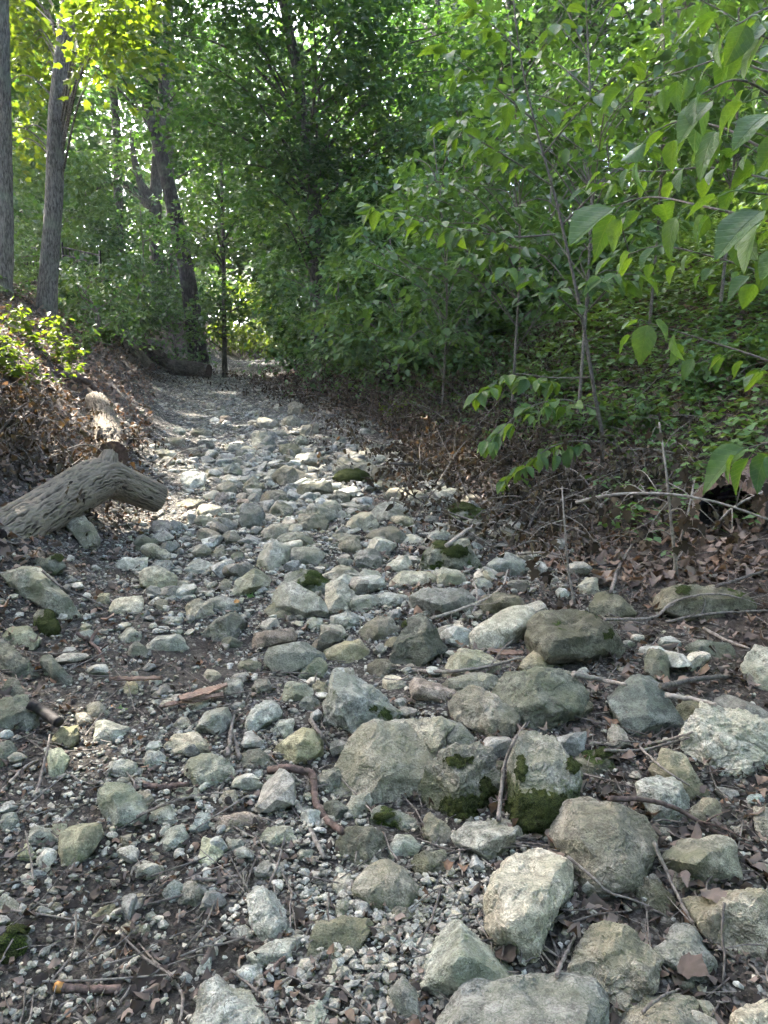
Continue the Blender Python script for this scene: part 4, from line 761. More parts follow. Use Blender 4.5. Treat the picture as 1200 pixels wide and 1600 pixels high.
# ================================================================== understorey shrubs
G2 = 'leafy shrubs and saplings of the understorey'
SHR = [(-1.0, 15.2, 3.3, 1.3, 'dense leafy shrub right of the far path, under the tall maple'), (-1.4, 18.8, 4.0, 1.5, 'tall leafy shrub at the far right corner of the path'), (-2.3, 22.5, 4.0, 1.5, 'farthest leafy shrub on the right side of the path'),
       (.2, 12.8, 3.2, 1.3, 'broad leafy shrub behind the dead brush, centre of the photo'), (1.2, 11.6, 2.7, 1.2, 'leafy shrub left of the tall sapling stem'), (1.5, 14.6, 4.2, 1.6, 'tall leafy shrub behind the broad one at centre'),
       (2.5, 12.2, 3.0, 1.3, 'leafy shrub right behind the tall sapling stem'), (3.4, 15.2, 3.6, 1.6, 'leafy shrub on the bank below the oak trunks'), (4.8, 13.8, 3.2, 1.5, 'leafy shrub high on the right bank'), (6.4, 13.2, 3.4, 1.5, 'leafy shrub at the top of the right bank near the edge'),
       (5.6, 9.6, 2.6, 1.1, 'leafy shrub at the right edge above the ground cover'), (.4, 17.8, 5.2, 1.7, 'tall narrow shrub deep behind the centre shrubs'), (8.2, 14.5, 3.8, 1.7, 'rightmost shrub on the crest of the bank'),
       (-6.4, 17.2, 1.6, .9, 'leafy shrub left of the leaning snag'), (-6.5, 19.6, 2.4, .8, 'layered low shrub left in front of the leaning snag'), (-7.5, 23.6, 4.6, 1.3, 'tall bush hiding the foot of the forked tree'), (-7.9, 18.6, 1.3, 1.0, 'leafy shrub in front of the fence'), (-5.6, 14.6, 1.3, .7, 'low leafy shrub right of the thick grey trunk'),
       (-9.6, 22, 4.2, 1.8, 'tall shrub behind the fence'), (-8.2, 15.8, 2.6, 1.1, 'leafy shrub between the two grey trunks'), (-6.9, 12.6, 1.4, .7, 'small shrub at the foot of the thick grey trunk'), (-9.8, 14.2, 3.4, 1.3, 'leafy shrub cut by the left edge'),
       (-5.7, 20.3, 1.7, .8, 'small shrub at the left foot of the leaning snag'), (-5.75, 30.5, 3.2, 1.5, 'bright sunlit bush at the far end of the path'), (-2.9, 33, 3.2, 1.5, 'dark bush right behind the end of the path'), (-7.6, 28, 3.4, 1.6, 'bush left behind the leaning snag'), (-4.2, 41, 5.0, 2.6, 'dark thicket where the path disappears')]
for i, (x, y, h, r, lb) in enumerate(SHR):
    rg = np.random.default_rng(200+i); z = grd(x, y); sunny = 'sunlit' in lb
    k = int(26*h*r/3.6); near = y < 17
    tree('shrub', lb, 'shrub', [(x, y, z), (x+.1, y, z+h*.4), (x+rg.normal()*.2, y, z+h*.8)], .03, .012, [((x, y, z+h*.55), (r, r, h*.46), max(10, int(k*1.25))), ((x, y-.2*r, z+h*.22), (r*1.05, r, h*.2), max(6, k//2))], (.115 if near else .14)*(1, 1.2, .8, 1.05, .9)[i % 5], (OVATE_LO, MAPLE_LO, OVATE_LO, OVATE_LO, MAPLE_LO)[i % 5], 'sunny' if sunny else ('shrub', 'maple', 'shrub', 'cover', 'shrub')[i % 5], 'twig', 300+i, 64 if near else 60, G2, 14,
         cl=(.32, .6), sides=6, flat=.35, tone=(.05, .9), shell=.45, droop=.8, flare=1.)
# ================================================================== ground cover on the banks
def ground_cover():
    rng = np.random.default_rng(31); mb = MB(); n = 72000
    y = 4.2 + 20*rng.random(n)**1.1; d = np.where(rng.random(n) < .85, 2.1 + rng.random(n)*8.8, -3.4 - rng.random(n)*5); x = cen(y) + d
    dens = np.clip(.35 + 1.0*pn2(x, y, .7, 33) + .3*(np.abs(d) - 2.6)*np.where(d > 0, 1, .3) - .25*(d < 0), 0, 1); k = (rng.random(n) < dens) & (np.abs((x/y)) < .62)
    x, y = x[k], y[k]; n = len(x); h = rng.uniform(.04, .28, n)
    z = ground(x, y) + h; a = rng.uniform(0, 6.283, n); size = rng.uniform(.045, .085, n)*np.clip(.7 + y/16, .8, 1.6)
    tone = np.clip(.5 + .7*pn2(x, y, 1.1, 35) + rng.normal(size=n)*.2, 0, 1)
    for j in range(3):
        aa = a + j*2.1; dv = np.column_stack([np.cos(aa), np.sin(aa), rng.uniform(-.5, .15, n)]); nr = np.array([0, 0, 1.]) + rng.normal(size=(n, 3))*.3
        mb.add(*inst(*KITE, np.column_stack([x, y, z + rng.normal(size=n)*.01]), frames(dv, nr), size, tone))
    obj('ground_cover', mb.mesh('ground_cover', M['cover']), kind='stuff', label='low three leaved ground cover spreading over the banks')
ground_cover()
# small plants on the sunny left bank and at the brush edge
G3 = 'young plants on the banks'
PL = [(15, 560, .5, 1, 'sunlit yellow green plant at the left edge of the bank'), (60, 545, .45, 1, 'sunlit plant at the foot of the thick grey trunk'), (100, 575, .35, 1, 'small sunlit plant above the dead branch on the bank'), (35, 600, .3, 1, 'small yellow leaved plant on the sunny leaf litter'), (130, 560, .4, 0, 'shaded plant right of the sunlit ones on the left bank'), (165, 545, .4, 0, 'green plant at the left edge of the far path'),
      (615, 655, .28, 1, 'bright little seedling with yellow leaves by the brush, mid photo'), (690, 640, .5, 0, 'green plant in the brush left of the tall sapling'), (600, 600, .5, 0, 'green plant behind the dead brush at centre'), (740, 590, .5, 0, 'plant on the brush heap below the shrubs'), (1010, 690, .35, 0, 'low plant between the sapling stem and the hollow log'), (1090, 640, .5, 0, 'leafy plant on the slope above the hollow log'),
      (215, 525, .5, 0, 'leafy plant left of the logs at the bend'), (820, 690, .4, 0, 'plant under the lowest sapling leaves'), (1150, 610, .5, 0, 'leafy plant at the right edge of the slope'), (650, 600, .55, 0, 'leafy plant at the back of the brush, left of centre right'), (705, 605, .6, 0, 'tall leafy plant between the brush and the broad shrub'), (790, 640, .55, 0, 'leafy plant above the wide brown brush heap'), (860, 640, .55, 0, 'leafy plant left of the tall sapling stem'), (560, 590, .5, 0, 'leafy plant behind the far brush heaps'), (960, 700, .45, 0, 'leafy plant just right of the foot of the tall sapling'), (500, 585, .5, 0, 'leafy plant at the far edge of the brush'), (900, 700, .4, 0, 'leafy plant just left of the foot of the tall sapling')]
for i, (px, py, h, sun, lb) in enumerate(PL):
    rg = np.random.default_rng(400+i); g = at(px, py); t = thing('young_plant', g, lb, 'plant', G3)
    st, lv = MB(), MB()
    for k in range(9 if px > 450 else 6):
        tip = g + np.array([rg.normal()*.16, rg.normal()*.12, h*rg.uniform(.6, 1.1)]); p = catmull([g - (0, 0, .03), (g+tip)/2 + rg.normal(size=3)*.03, tip], 5)
        V, T = tube(p, np.linspace(.004, .002, len(p)), 4, cap=False); st.add(V, T, .5)
        q = p[3:]; q = np.repeat(q, 4, 0); n = len(q); a = rg.uniform(0, 6.283, n)
        lv.add(*inst(*OVATE_LO, q + rg.normal(size=(n, 3))*.03, frames(np.column_stack([np.cos(a), np.sin(a), rg.uniform(-.6, .2, n)]), np.array([0, 0, 1.]) + rg.normal(size=(n, 3))*.3), rg.uniform(.05, .095, n), rg.random(n)))
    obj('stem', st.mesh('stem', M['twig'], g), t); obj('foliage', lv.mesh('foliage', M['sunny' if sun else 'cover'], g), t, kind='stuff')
# ================================================================== saplings with leaves one can pick apart
def sapling_leaf_material():
    t = NT('large_sapling_leaf'); tc = t.n('TexCoord').outputs['Object']; s_ = t.n('SeparateXYZ', {0: tc}); r = t.n('ObjectInfo').outputs['Random']
    v = t.math('SUBTRACT', s_.outputs[1], t.math('MULTIPLY', t.math('ABSOLUTE', s_.outputs[0]), .9)); w_ = t.math('ABSOLUTE', t.math('SINE', t.math('MULTIPLY', v, 24.)))
    mid = t.ramp(t.math('ABSOLUTE', s_.outputs[0]), .0, .02); vein = t.math('MULTIPLY', t.ramp(w_, 0, .25), mid)
    c = t.mix(r, (.04, .10, .032), (.085, .165, .04)); c = t.mix(t.math('MULTIPLY', t.math('SUBTRACT', 1., vein), .35), c, (.13, .2, .07))
    c = t.mix(t.ramp(t.noise(tc, 6, 4), .35, .7, 0, .4), c, (.03, .07, .025))
    b = t.n('Bump', {'Height': t.math('ADD', vein, t.math('MULTIPLY', t.noise(tc, 5, 2), .8)), 'Strength': .35, 'Distance': .03})
    p = t.n('BsdfPrincipled', {'Base Color': c, 'Roughness': .45, 'Specular IOR Level': .42, 'Normal': b.outputs[0]})
    tr = t.n('BsdfTranslucent', {'Color': t.mix(1., c, (2.1, 1.8, .35), 'MULTIPLY')})
    return t.done(t.n('MixShader', {0: .45, 1: p.outputs[0], 2: tr.outputs[0]}).outputs[0])
M['bigleaf'] = sapling_leaf_material()
LEAVES = [mesh('leaf', *ovate(f, b, tw, w_), M['bigleaf']) for f, b, tw, w_ in ((.45, .25, 0, .31), (.3, .5, .6, .33), (.6, .15, -.5, .28), (.5, .4, .9, .31), (.25, .7, -.9, .30), (.55, .1, .4, .34), (.7, .55, -.2, .29), (.35, .3, 1.2, .27))]
from mathutils import Matrix
def put_leaf(parent, pos, d, n, size, rg, base=None):
    o = obj('leaf', LEAVES[rg.integers(0, len(LEAVES))], parent); Rm = frames(np.asarray(d, float)[None], np.asarray(n, float)[None])[0]
    m = Matrix(((*(Rm[0]*size), pos[0]), (*(Rm[1]*size), pos[1]), (*(Rm[2]*size), pos[2]), (0, 0, 0, 1)))
    o.matrix_basis = Matrix.Translation(-Vector(parent.location if base is None else base)) @ m
    return o
def leafy_branch(t, P, r0, r1, step, size, rg, start=.25, droop=.35, trip=True, spread=.9):
    P = catmull(P, 8); base = np.array(t.location)
    V, T = tube(P, np.linspace(r0, r1, len(P)), 7, .1); bo = obj('branch', mesh('branch', V - base, T, M['twig'], {'rnd': np.full(len(V), .35)}), t)
    seg = np.linalg.norm(np.diff(P, axis=0), axis=1); L = np.concatenate([[0], np.cumsum(seg)]); s = start*L[-1]; side = 1; n = 0
    mb = MB()
    while s <= L[-1]:
        p = np.array([np.interp(s, L, P[:, k]) for k in range(3)]); q = np.array([np.interp(min(s+.05, L[-1]), L, P[:, k]) - np.interp(max(s-.05, 0), L, P[:, k]) for k in range(3)]); q = norm(q)
        h = norm(np.cross(q, (0, 0, 1.))); end = s + step > L[-1]
        for sd in ((1, -1) if trip else (side,)):
            d = norm(q*(1.6 if end else .75) + h*sd*spread*rg.uniform(.5, 1.2) + np.array([0, 0, -droop*rg.uniform(.2, 1.2)]) + rg.normal(size=3)*.15)
            ln = rg.uniform(.05, .13); e = p + d*ln
            V, T = tube(catmull([p, (p+e)/2 + (0, 0, .012), e], 3), .0022, 4, cap=False); mb.add(V, T, .5)
            sh = norm(np.cross(d, (0, 0, 1.)))
            for dd, off in (((d, 0.),) if not trip else ((d, 0.), (norm(d*.55 + sh), -.012), (norm(d*.55 - sh), -.012))):
                if trip and off and rg.random() < .25: continue
                dl = norm(dd + np.array([0, 0, -droop*rg.uniform(.1, 1.3)]) + rg.normal(size=3)*.12)
                put_leaf(bo, e + d*off, dl, np.array([0, 0, 1.]) + rg.normal(size=3)*.3, size*rg.uniform(.6, 1.25), rg, base); n += 1
        side = -side; s += step*rg.uniform(.8, 1.2)
    if mb.n: obj('petioles', mb.mesh('petioles', M['cover'], base), bo, kind='stuff')
    return n
def build_saplings():
    rg = np.random.default_rng(55); Y = 5.3
    g = at(938, 765); Y = g[1]
    t = thing('tall_sapling', g, 'tall slim sapling with grey stem and layered sprays of leaves, right of centre', 'sapling', G2)
    def q(*l): return [aty(x, y, Y + dy) for x, y, dy in l]
    P = catmull([g - (0, 0, .1)] + q((941, 690, 0), (930, 620, 0), (910, 500, 0), (893, 420, 0), (868, 310, 0), (835, 190, 0), (812, 80, 0), (798, -40, 0)), 8)
    V, T = tube(P, np.linspace(.018, .005, len(P)), 10, .12, 5); obj('stem', mesh('stem', V - g, T, M['twig'], {'rnd': np.full(len(V), .05)}), t)
    B = [((868, 366, 0), (800, 370, -.1), (720, 358, -.2), (655, 345, -.3), (598, 326, -.35)), ((836, 190, 0), (790, 150, -.1), (745, 115, -.15), (705, 88, -.2)), ((862, 290, 0), (800, 250, -.2), (740, 215, -.3), (700, 200, -.3)),
         ((912, 500, 0), (880, 470, -.2), (840, 430, -.35), (790, 420, -.5)), ((934, 640, 0), (880, 625, -.2), (820, 640, -.4), (765, 690, -.5)), ((925, 590, 0), (860, 590, .1), (800, 585, .2), (755, 610, .2)), ((880, 350, 0), (930, 300, -.2), (985, 250, -.3), (1040, 200, -.4)),
         ((850, 240, 0), (900, 180, -.1), (960, 120, -.2), (1010, 60, -.2)), ((820, 120, 0), (850, 70, -.1), (880, 20, -.1)), ((900, 450, 0), (960, 430, -.3), (1010, 430, -.4)), ((938, 690, 0), (890, 690, -.2), (850, 705, -.3), (800, 740, -.35)), ((812, 80, 0), (770, 40, 0), (735, 15, 0))]
    n = 0
    for b in B: n += leafy_branch(t, q(*b), .008, .0025, .125, .135, rg)
    # the nearer sapling whose boughs reach in from the right
    g2 = np.array([1.95, 2.7, grd(1.95, 2.7)]); t = thing('overhanging_sapling', g2, 'nearest leafy bough with large hanging leaves, reaching in from the right edge', 'sapling', G2)
    P = catmull([g2 - (0, 0, .1), g2 + (0, 0, .8), g2 + (.05, -.1, 1.6), g2 + (0, -.2, 2.6)], 8); V, T = tube(P, np.linspace(.022, .01, len(P)), 8, .1); obj('stem', mesh('stem', V - g2, T, M['twig'], {'rnd': np.full(len(V), .45)}), t)
    def q2(*l): return [dep(x, y, D) for x, y, D in l]
    for b, sz in (([(1290, 360, 2.6), (1200, 345, 2.4), (1110, 325, 2.5), (1020, 308, 2.7), (955, 322, 2.8)], .15), ([(1290, 200, 2.6), (1210, 150, 2.3), (1150, 125, 2.2), (1090, 150, 2.2)], .16), ([(1290, 600, 2.8), (1190, 560, 2.9), (1090, 528, 3.0), (1000, 500, 3.0)], .13),
                  ([(1290, 100, 2.6), (1200, 60, 2.5), (1130, 20, 2.6)], .15), ([(1290, 420, 2.6), (1230, 320, 2.2), (1170, 300, 2.1)], .17), ([(1300, 720, 2.8), (1230, 690, 2.7), (1165, 700, 2.7)], .15), ([(1290, 260, 2.6), (1200, 235, 2.6), (1130, 200, 2.7), (1060, 190, 2.9), (1010, 215, 3.0)], .13), ([(1290, 300, 3), (1200, 280, 3.1), (1110, 262, 3.2), (1020, 268, 3.3), (940, 262, 3.4)], .12), ([(1290, 40, 3), (1210, 110, 3), (1140, 90, 3.1), (1070, 110, 3.2), (1000, 130, 3.4)], .13), ([(1290, 470, 3), (1200, 430, 3.2), (1110, 400, 3.3), (1030, 385, 3.4), (975, 400, 3.5)], .12), ([(1290, 20, 2.4), (1210, 10, 2.3), (1150, 40, 2.2)], .15)):
        leafy_branch(t, q2(*b), .006, .0022, .062, sz*.84, rg, .2, .8, False, 1.)
    for x, y, D, tx, ty in ((1012, 508, 3.0, 994, 572), (1022, 500, 3.0, 1056, 536), (1190, 330, 2.0, 1092, 402), (960, 325, 2.7, 866, 392), (1165, 702, 2.7, 1076, 746), (1200, 178, 2.0, 1126, 224), (1108, 160, 2.2, 1042, 222), (1118, 205, 2.4, 1078, 262)):
        a, b = dep(x, y, D), dep(tx, ty, D - .03); put_leaf(t, a, b - a, np.array([0, -.35, 1.]), np.linalg.norm(b-a)*.8, rg)
build_saplings()
# younger saplings whose flat sprays fill the upper right
for i, (px, py, Y, h, lb) in enumerate([(1120, 560, 7.6, 4.2, 'sapling with flat leaf sprays on the slope, right of the tall stem'), (1010, 600, 8.4, 4.6, 'sapling with flat leaf sprays between the tall stem and the slope'), (800, 600, 8.8, 4.4, 'sapling with pale leaf sprays left of the tall stem'), (1230, 520, 6.6, 4.0, 'sapling with leaf sprays at the right edge behind the hanging leaves'), (690, 600, 9.6, 3.6, 'sapling with pale leaf sprays over the dead brush'), (905, 600, 7.4, 4.6, 'sapling with leaf sprays close behind the tall stem')]):
    p = aty(px, py, Y); z = grd(p[0], p[1]); x, y = p[0], p[1]; rg = np.random.default_rng(600+i)
    tree('leafy_sapling', lb, 'sapling', [(x, y, z), (x+.05, y, z+h*.5), (x-.15, y-.1, z+h)], .018, .006, [((x, y, z+h*.62), (1.15, .9, h*.38), 40)], .12, OVATE_LO, 'sap', 'twig', 620+i, 30, G2, 36, cl=(.25, .5), sides=6, flat=.10, tone=(.1, .9), shell=.2, droop=.7, jit=.28, flare=1., limb_r=.01)
# unseen ring of leaves added behind the camera to block light from there
def thicket():
    rng = np.random.default_rng(19); mb = MB(); n = 420
    a = rng.uniform(R(78), R(282), n); d = rng.uniform(5.0, 9.5, n); x, y = d*np.sin(a), d*np.cos(a); z = ground(x, y) + rng.random(n)*7
    clump_leaves(mb, np.column_stack([x, y, z]), rng.uniform(.7, 1.2, n), 40, .28, KITE, tone=(.2, .8), rng=rng)
    obj('thicket', mb.mesh('thicket', M['maple']), kind='stuff', label='unseen ring of leaves added behind and beside the camera to block light')
thicket()
# ================================================================== fence behind the left bank
def fence():
    A, B = aty(40, 372, 21.5), aty(156, 398, 19.0); A[2] -= .0
    ga, gb = grd(A[0], A[1]), grd(B[0], B[1])
    base = np.array([B[0], B[1], gb]); t = thing('iron_fence', base, 'black iron picket fence behind the thick grey trunk', 'fence')
    def bar(name, p, q, w_):
        V, T = tube(np.array([p, q]), w_, 4); return obj(name, mesh(name, V - base, T, M['iron'], {'rnd': np.full(len(V), .5)}, False), t)
    dz = np.array([0, 0, 1.]); n = 22
    for f in (.02, .22, 1.15): bar('rail', A - dz*f, B - dz*f, .02)
    for i in range(n):
        p = A + (B-A)*i/(n-1); post = i in (0, 11, 21)
        bar('post' if post else 'picket', p + dz*(.10 if post else .0), p - dz*(1.9 if post else 1.25), .032 if post else .011)
fence()
# ================================================================== logs
def log_mesh(P, r, ns=180, nr=120, seed=0, depth=.016, ends=True, ridge=1.):
    """a trunk section with long interlacing bark ridges cut into its surface"""
    P = catmull(P, 16); L = np.concatenate([[0], np.cumsum(np.linalg.norm(np.diff(P, axis=0), axis=1))]); s = np.linspace(0, L[-1], ns)
    r = np.interp(s, np.linspace(0, L[-1], len(r)), r); P = np.column_stack([np.interp(s, L, P[:, k]) for k in range(3)])
    T = norm(np.gradient(P, axis=0)); A = [norm(np.cross(T[0], (0, 0, 1.)))]
    for i in range(1, ns): a = A[-1] - T[i]*(A[-1] @ T[i]); A.append(norm(a))
    A = np.array(A); B = np.cross(T, A); th = np.arange(nr)*2*math.pi/nr
    S_, TH = np.meshgrid(s, th, indexing='ij'); rm = float(np.mean(r))
    c3 = np.stack([np.cos(TH).ravel()*rm*76, np.sin(TH).ravel()*rm*76, S_.ravel()*6.2], 1)
    wv = np.stack([np.cos(TH).ravel()*rm*24, np.sin(TH).ravel()*rm*24, S_.ravel()*18], 1)
    wp = pn(wv, seed)*1.5; c3[:, 0] += wp; c3[:, 1] += pn(wv, seed+5)*1.5
    n1 = 1 - np.abs(pn(c3*.8, seed+1))*3.4; n2 = pn(np.stack([np.cos(TH).ravel()*1.2, np.sin(TH).ravel()*1.2, S_.ravel()*2.4], 1), seed+2)
    brk = pn(c3*np.array([1, 1, 2.6]), seed+8)
    R_ = r[:, None] + (ridge*depth*np.clip(n1, -.6, 1) + .3*depth*brk + .05*rm*n2).reshape(ns, nr)
    V = (P[:, None] + (A[:, None]*np.cos(th)[None, :, None] + B[:, None]*np.sin(th)[None, :, None])*R_[:, :, None]).reshape(-1, 3)
    i, j = np.meshgrid(np.arange(ns-1), np.arange(nr), indexing='ij'); k = (j+1) % nr
    q = np.stack([i*nr+j, i*nr+k, (i+1)*nr+k, (i+1)*nr+j], -1).reshape(-1, 4); Tt = np.concatenate([q[:, [0, 2, 1]], q[:, [0, 3, 2]]])
    return V, Tt, P, T, R_, A, B, np.clip(.5 + .5*n1, 0, 1)
def log_bark():
    t = NT('furrowed_bark'); r = t.attr('rnd').outputs['Fac']; tc = t.n('TexCoord').outputs['Object']
    n1, n2 = t.noise(tc, 60, 4, .7), t.noise(tc, 5, 3)
    c = t.mix(t.ramp(r, .28, .88), (.022, .018, .013), (.20, .17, .13)); c = t.mix(t.ramp(n1, .4, .65, 0, .45), c, (.13, .11, .085)); c = t.mix(t.ramp(n2, .5, .7, 0, .5), c, (.14, .13, .09))
    b = t.n('Bump', {'Height': n1, 'Strength': .8, 'Distance': .006})
    return t.done(t.n('BsdfPrincipled', {'Base Color': c, 'Roughness': .9, 'Specular IOR Level': .2, 'Normal': b.outputs[0]}))
M['furrow'] = log_bark()
def disc(P, T, A, B, R_, i, nr, out):
    """end grain, slightly dished"""
    V = [P[i] + out*T[i]*.004]; rings = (.35, .7, .985); th = np.arange(nr)*2*math.pi/nr
    for f in rings:
        for j in range(nr): V.append(P[i] + (A[i]*math.cos(th[j]) + B[i]*math.sin(th[j]))*R_[i, j]*f + out*T[i]*(.004 + .012*pn(np.array([[f*3, th[j], i*.1]]))[0]))
    Tt = [[0, 1+j, 1+(j+1) % nr] for j in range(nr)]
    for q in range(2):
        for j in range(nr): a, b = 1+q*nr+j, 1+q*nr+(j+1) % nr; Tt += [[a, a+nr, b+nr], [a, b+nr, b]]
    return np.array(V), np.array(Tt)
def build_log():
    pts = [dep(-70, 905, 4.25), dep(0, 846, 4.5), dep(60, 806, 4.75), dep(120, 768, 5.05), dep(160, 748, 5.25), dep(195, 757, 5.42), dep(250, 780, 5.6)]
    base = np.array([pts[2][0], pts[2][1], grd(pts[2][0], pts[2][1])])
    t = thing('fallen_log', base, 'thick fallen log with deeply furrowed bark lying at the left edge', 'log')
    V, T, P, Tg, R_, A, B, n1 = log_mesh(pts, [.18, .163, .15, .147, .15, .118, .10], 310, 230, 3, .010)
    obj('bark', mesh('bark', V - base, T, M['furrow'], {'rnd': n1}), t)
    Ve, Te = disc(P, Tg, A, B, R_, 309, 230, 1); obj('cut_end', mesh('cut_end', Ve - base, Te, M['cut'], {'rnd': np.full(len(Ve), .4)}), t)
    V, T, P, Tg, R_, A, B, n1 = log_mesh([dep(160, 752, 5.22), dep(166, 730, 5.25), dep(172, 708, 5.3)], [.12, .075, .05], 50, 60, 5, .008)
    obj('branch_stub', mesh('branch_stub', V - base, T, M['furrow'], {'rnd': n1}), t)
    # knot on the near side
    k = dep(3, 838, 4.32); D, Tt = ICO[4]; Vk = D*np.array([.03, .02, .045])*(1 + .2*pn(D*2, 3))[:, None] + k; obj('knot', mesh('knot', Vk - base, Tt, M['hollow'], {'rnd': np.full(len(Vk), .4)}), t)
    # the next length of the same fall, further up the bank
    pts = [aty(176, 712, 6.6), aty(170, 680, 7.1), aty(158, 645, 7.7), aty(150, 628, 8.1)]; pts = [np.array([p[0], p[1], max(p[2], grd(p[0], p[1]) + .06)]) for p in pts]; b = pts[0].copy(); b[2] = grd(b[0], b[1])
    t = thing('broken_log', b, 'shorter barked log end rising behind the fallen log', 'log')
    V, T, P, Tg, R_, A, B, n1 = log_mesh(pts, [.13, .125, .12, .11], 120, 110, 7, .011)
    obj('bark', mesh('bark', V - b, T, M['furrow'], {'rnd': n1*.75}), t); Ve, Te = disc(P, Tg, A, B, R_, 0, 110, -1); obj('broken_end', mesh('broken_end', Ve - b, Te, M['root'], {'rnd': np.full(len(Ve), .4)}), t)
    # logs at the bend
    for (x0, y0, x1, y1, Y, r, lb) in ((222, 556, 278, 566, 20.0, .17, 'brown log lying left of the leaning snag at the bend'), (268, 562, 326, 572, 19.4, .19, 'dark log across the foot of the leaning snag'), (196, 552, 236, 574, 18.6, .13, 'dark short log left of the brown one at the bend')):
        p, q = aty(x0, y0, Y), aty(x1, y1, Y - .3)
        for v in (p, q): v[2] = grd(v[0], v[1]) + r*.9
        t = thing('log', p - (0, 0, r), lb, 'log', 'logs at the bend of the path'); b = np.array(t.location)
        V, T, P, Tg, R_, A, B, n1 = log_mesh([p, (p+q)/2 + (0, 0, .03), q], [r, r*.95, r*.85], 60, 60, 11, .02); obj('bark', mesh('bark', V - b, T, M['furrow'], {'rnd': n1*.6}), t)
        Ve, Te = disc(P, Tg, A, B, R_, 59, 60, 1); obj('end', mesh('end', Ve - b, Te, M['root'], {'rnd': np.full(len(Ve), .4)}), t)
    # hollow log at the right
    g = at(1128, 842); D = (g - EYE) @ FWD; pts = [dep(1136, 800, D), dep(1180, 772, D + .5), dep(1250, 745, D + 1.1)]
    t = thing('hollow_log', g, 'brown hollow log with a black opening at the right edge', 'log')
    V, T, P, Tg, R_, A, B, n1 = log_mesh(pts, [.205, .215, .22], 110, 110, 13, .014); obj('bark', mesh('bark', V - g, T, M['root'], {'rnd': n1}), t)
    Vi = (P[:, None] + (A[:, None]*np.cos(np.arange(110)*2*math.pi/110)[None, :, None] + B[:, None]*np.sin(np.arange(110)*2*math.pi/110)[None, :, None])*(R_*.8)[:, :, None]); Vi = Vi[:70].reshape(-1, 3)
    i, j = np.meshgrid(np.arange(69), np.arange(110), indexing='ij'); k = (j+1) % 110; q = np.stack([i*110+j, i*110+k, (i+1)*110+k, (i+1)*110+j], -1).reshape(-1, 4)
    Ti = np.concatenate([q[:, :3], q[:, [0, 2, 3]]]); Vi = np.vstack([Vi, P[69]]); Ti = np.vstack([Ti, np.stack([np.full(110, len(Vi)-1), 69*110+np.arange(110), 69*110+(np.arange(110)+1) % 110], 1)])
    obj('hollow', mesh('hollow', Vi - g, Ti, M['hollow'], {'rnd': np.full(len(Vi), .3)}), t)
    a = np.arange(110); rim = np.vstack([V[:110], Vi[:110]]); Tr = np.concatenate([np.stack([a, (a+1) % 110, 110+(a+1) % 110], 1), np.stack([a, 110+(a+1) % 110, 110+a], 1)]); obj('rim', mesh('rim', rim - g, Tr, M['chip'], {'rnd': np.full(len(rim), .3)}), t)
build_log()
# ================================================================== cushions of moss grown on the stones
def moss_material():
    t = NT('moss'); p = t.n('NewGeometry').outputs['Position']; n1, n2 = t.noise(p, 260, 3, .7), t.noise(p, 30, 3)
    c = t.mix(t.ramp(n1, .32, .7), (.012, .017, .005), (.068, .084, .028)); c = t.mix(t.ramp(n2, .5, .7, 0, .6), c, (.05, .06, .012))
    return t.done(t.n('BsdfPrincipled', {'Base Color': c, 'Roughness': .95, 'Specular IOR Level': .1, 'Normal': t.n('Bump', {'Height': n1, 'Strength': 1., 'Distance': .012}).outputs[0]}))
M['moss'] = moss_material()
def moss_patch(px, py, rx, ry, thick=.011):
    best = None
    for b_, s_, o_, t_ in ROCKS:
        if not (b_[0]-4 < px < b_[2]+4 and b_[1]-4 < py < b_[3]+4): continue
        me = o_.data; n = len(me.vertices); v = np.empty(n*3, np.float32); me.vertices.foreach_get('co', v); v = v.reshape(-1, 3).astype(float); nr = np.empty(n*3, np.float32); me.vertices.foreach_get('normal', nr); nr = nr.reshape(-1, 3).astype(float)
        q = v + np.array(o_.location) - EYE; D = q @ FWD; x = 600 + F*(q @ RIGHT)/D; y = 800 - F*(q @ UP)/D
        e = ((x-px)/rx)**2 + ((y-py)/ry)**2; front = (nr*norm(q)).sum(1) < .15
        k = (e < 1) & front
        if k.any() and (best is None or D[k].min() < best[0]): best = (D[k].min(), o_, v, nr, e, front)
    if best is None: return
    _, o_, v, nr, e, front = best; me = o_.data; T = np.empty(len(me.polygons)*3, np.int32); me.polygons.foreach_get('vertices', T); T = T.reshape(-1, 3)
    edge = 1.1 - e + 1.1*pn(v*55, 3) + .6*pn(v*140, 4)
    inside = (edge > 0) & front; Tk = T[inside[T].all(1)]
    if len(Tk) < 4: return
    lab = np.arange(len(v))
    for _ in range(400):                                   # keep only the largest connected cushion
        m = lab[Tk].min(1); old = lab.copy(); np.minimum.at(lab, Tk.ravel(), np.repeat(m, 3))
        if (old == lab).all(): break
    ids, cnt = np.unique(lab[Tk[:, 0]], return_counts=True); Tk = Tk[lab[Tk[:, 0]] == ids[cnt.argmax()]]
    if len(Tk) < 4: return
    u, inv = np.unique(Tk, return_inverse=True); lift = thick*np.clip(edge[u], 0, .6)*1.6*(1 + .7*pn(v[u]*160, 6) + .5*pn(v[u]*420, 7)) + .0012
    obj('moss', mesh('moss', v[u] + nr[u]*lift[:, None], inv.reshape(-1, 3), M['moss']), o_, label='cushion of green moss')
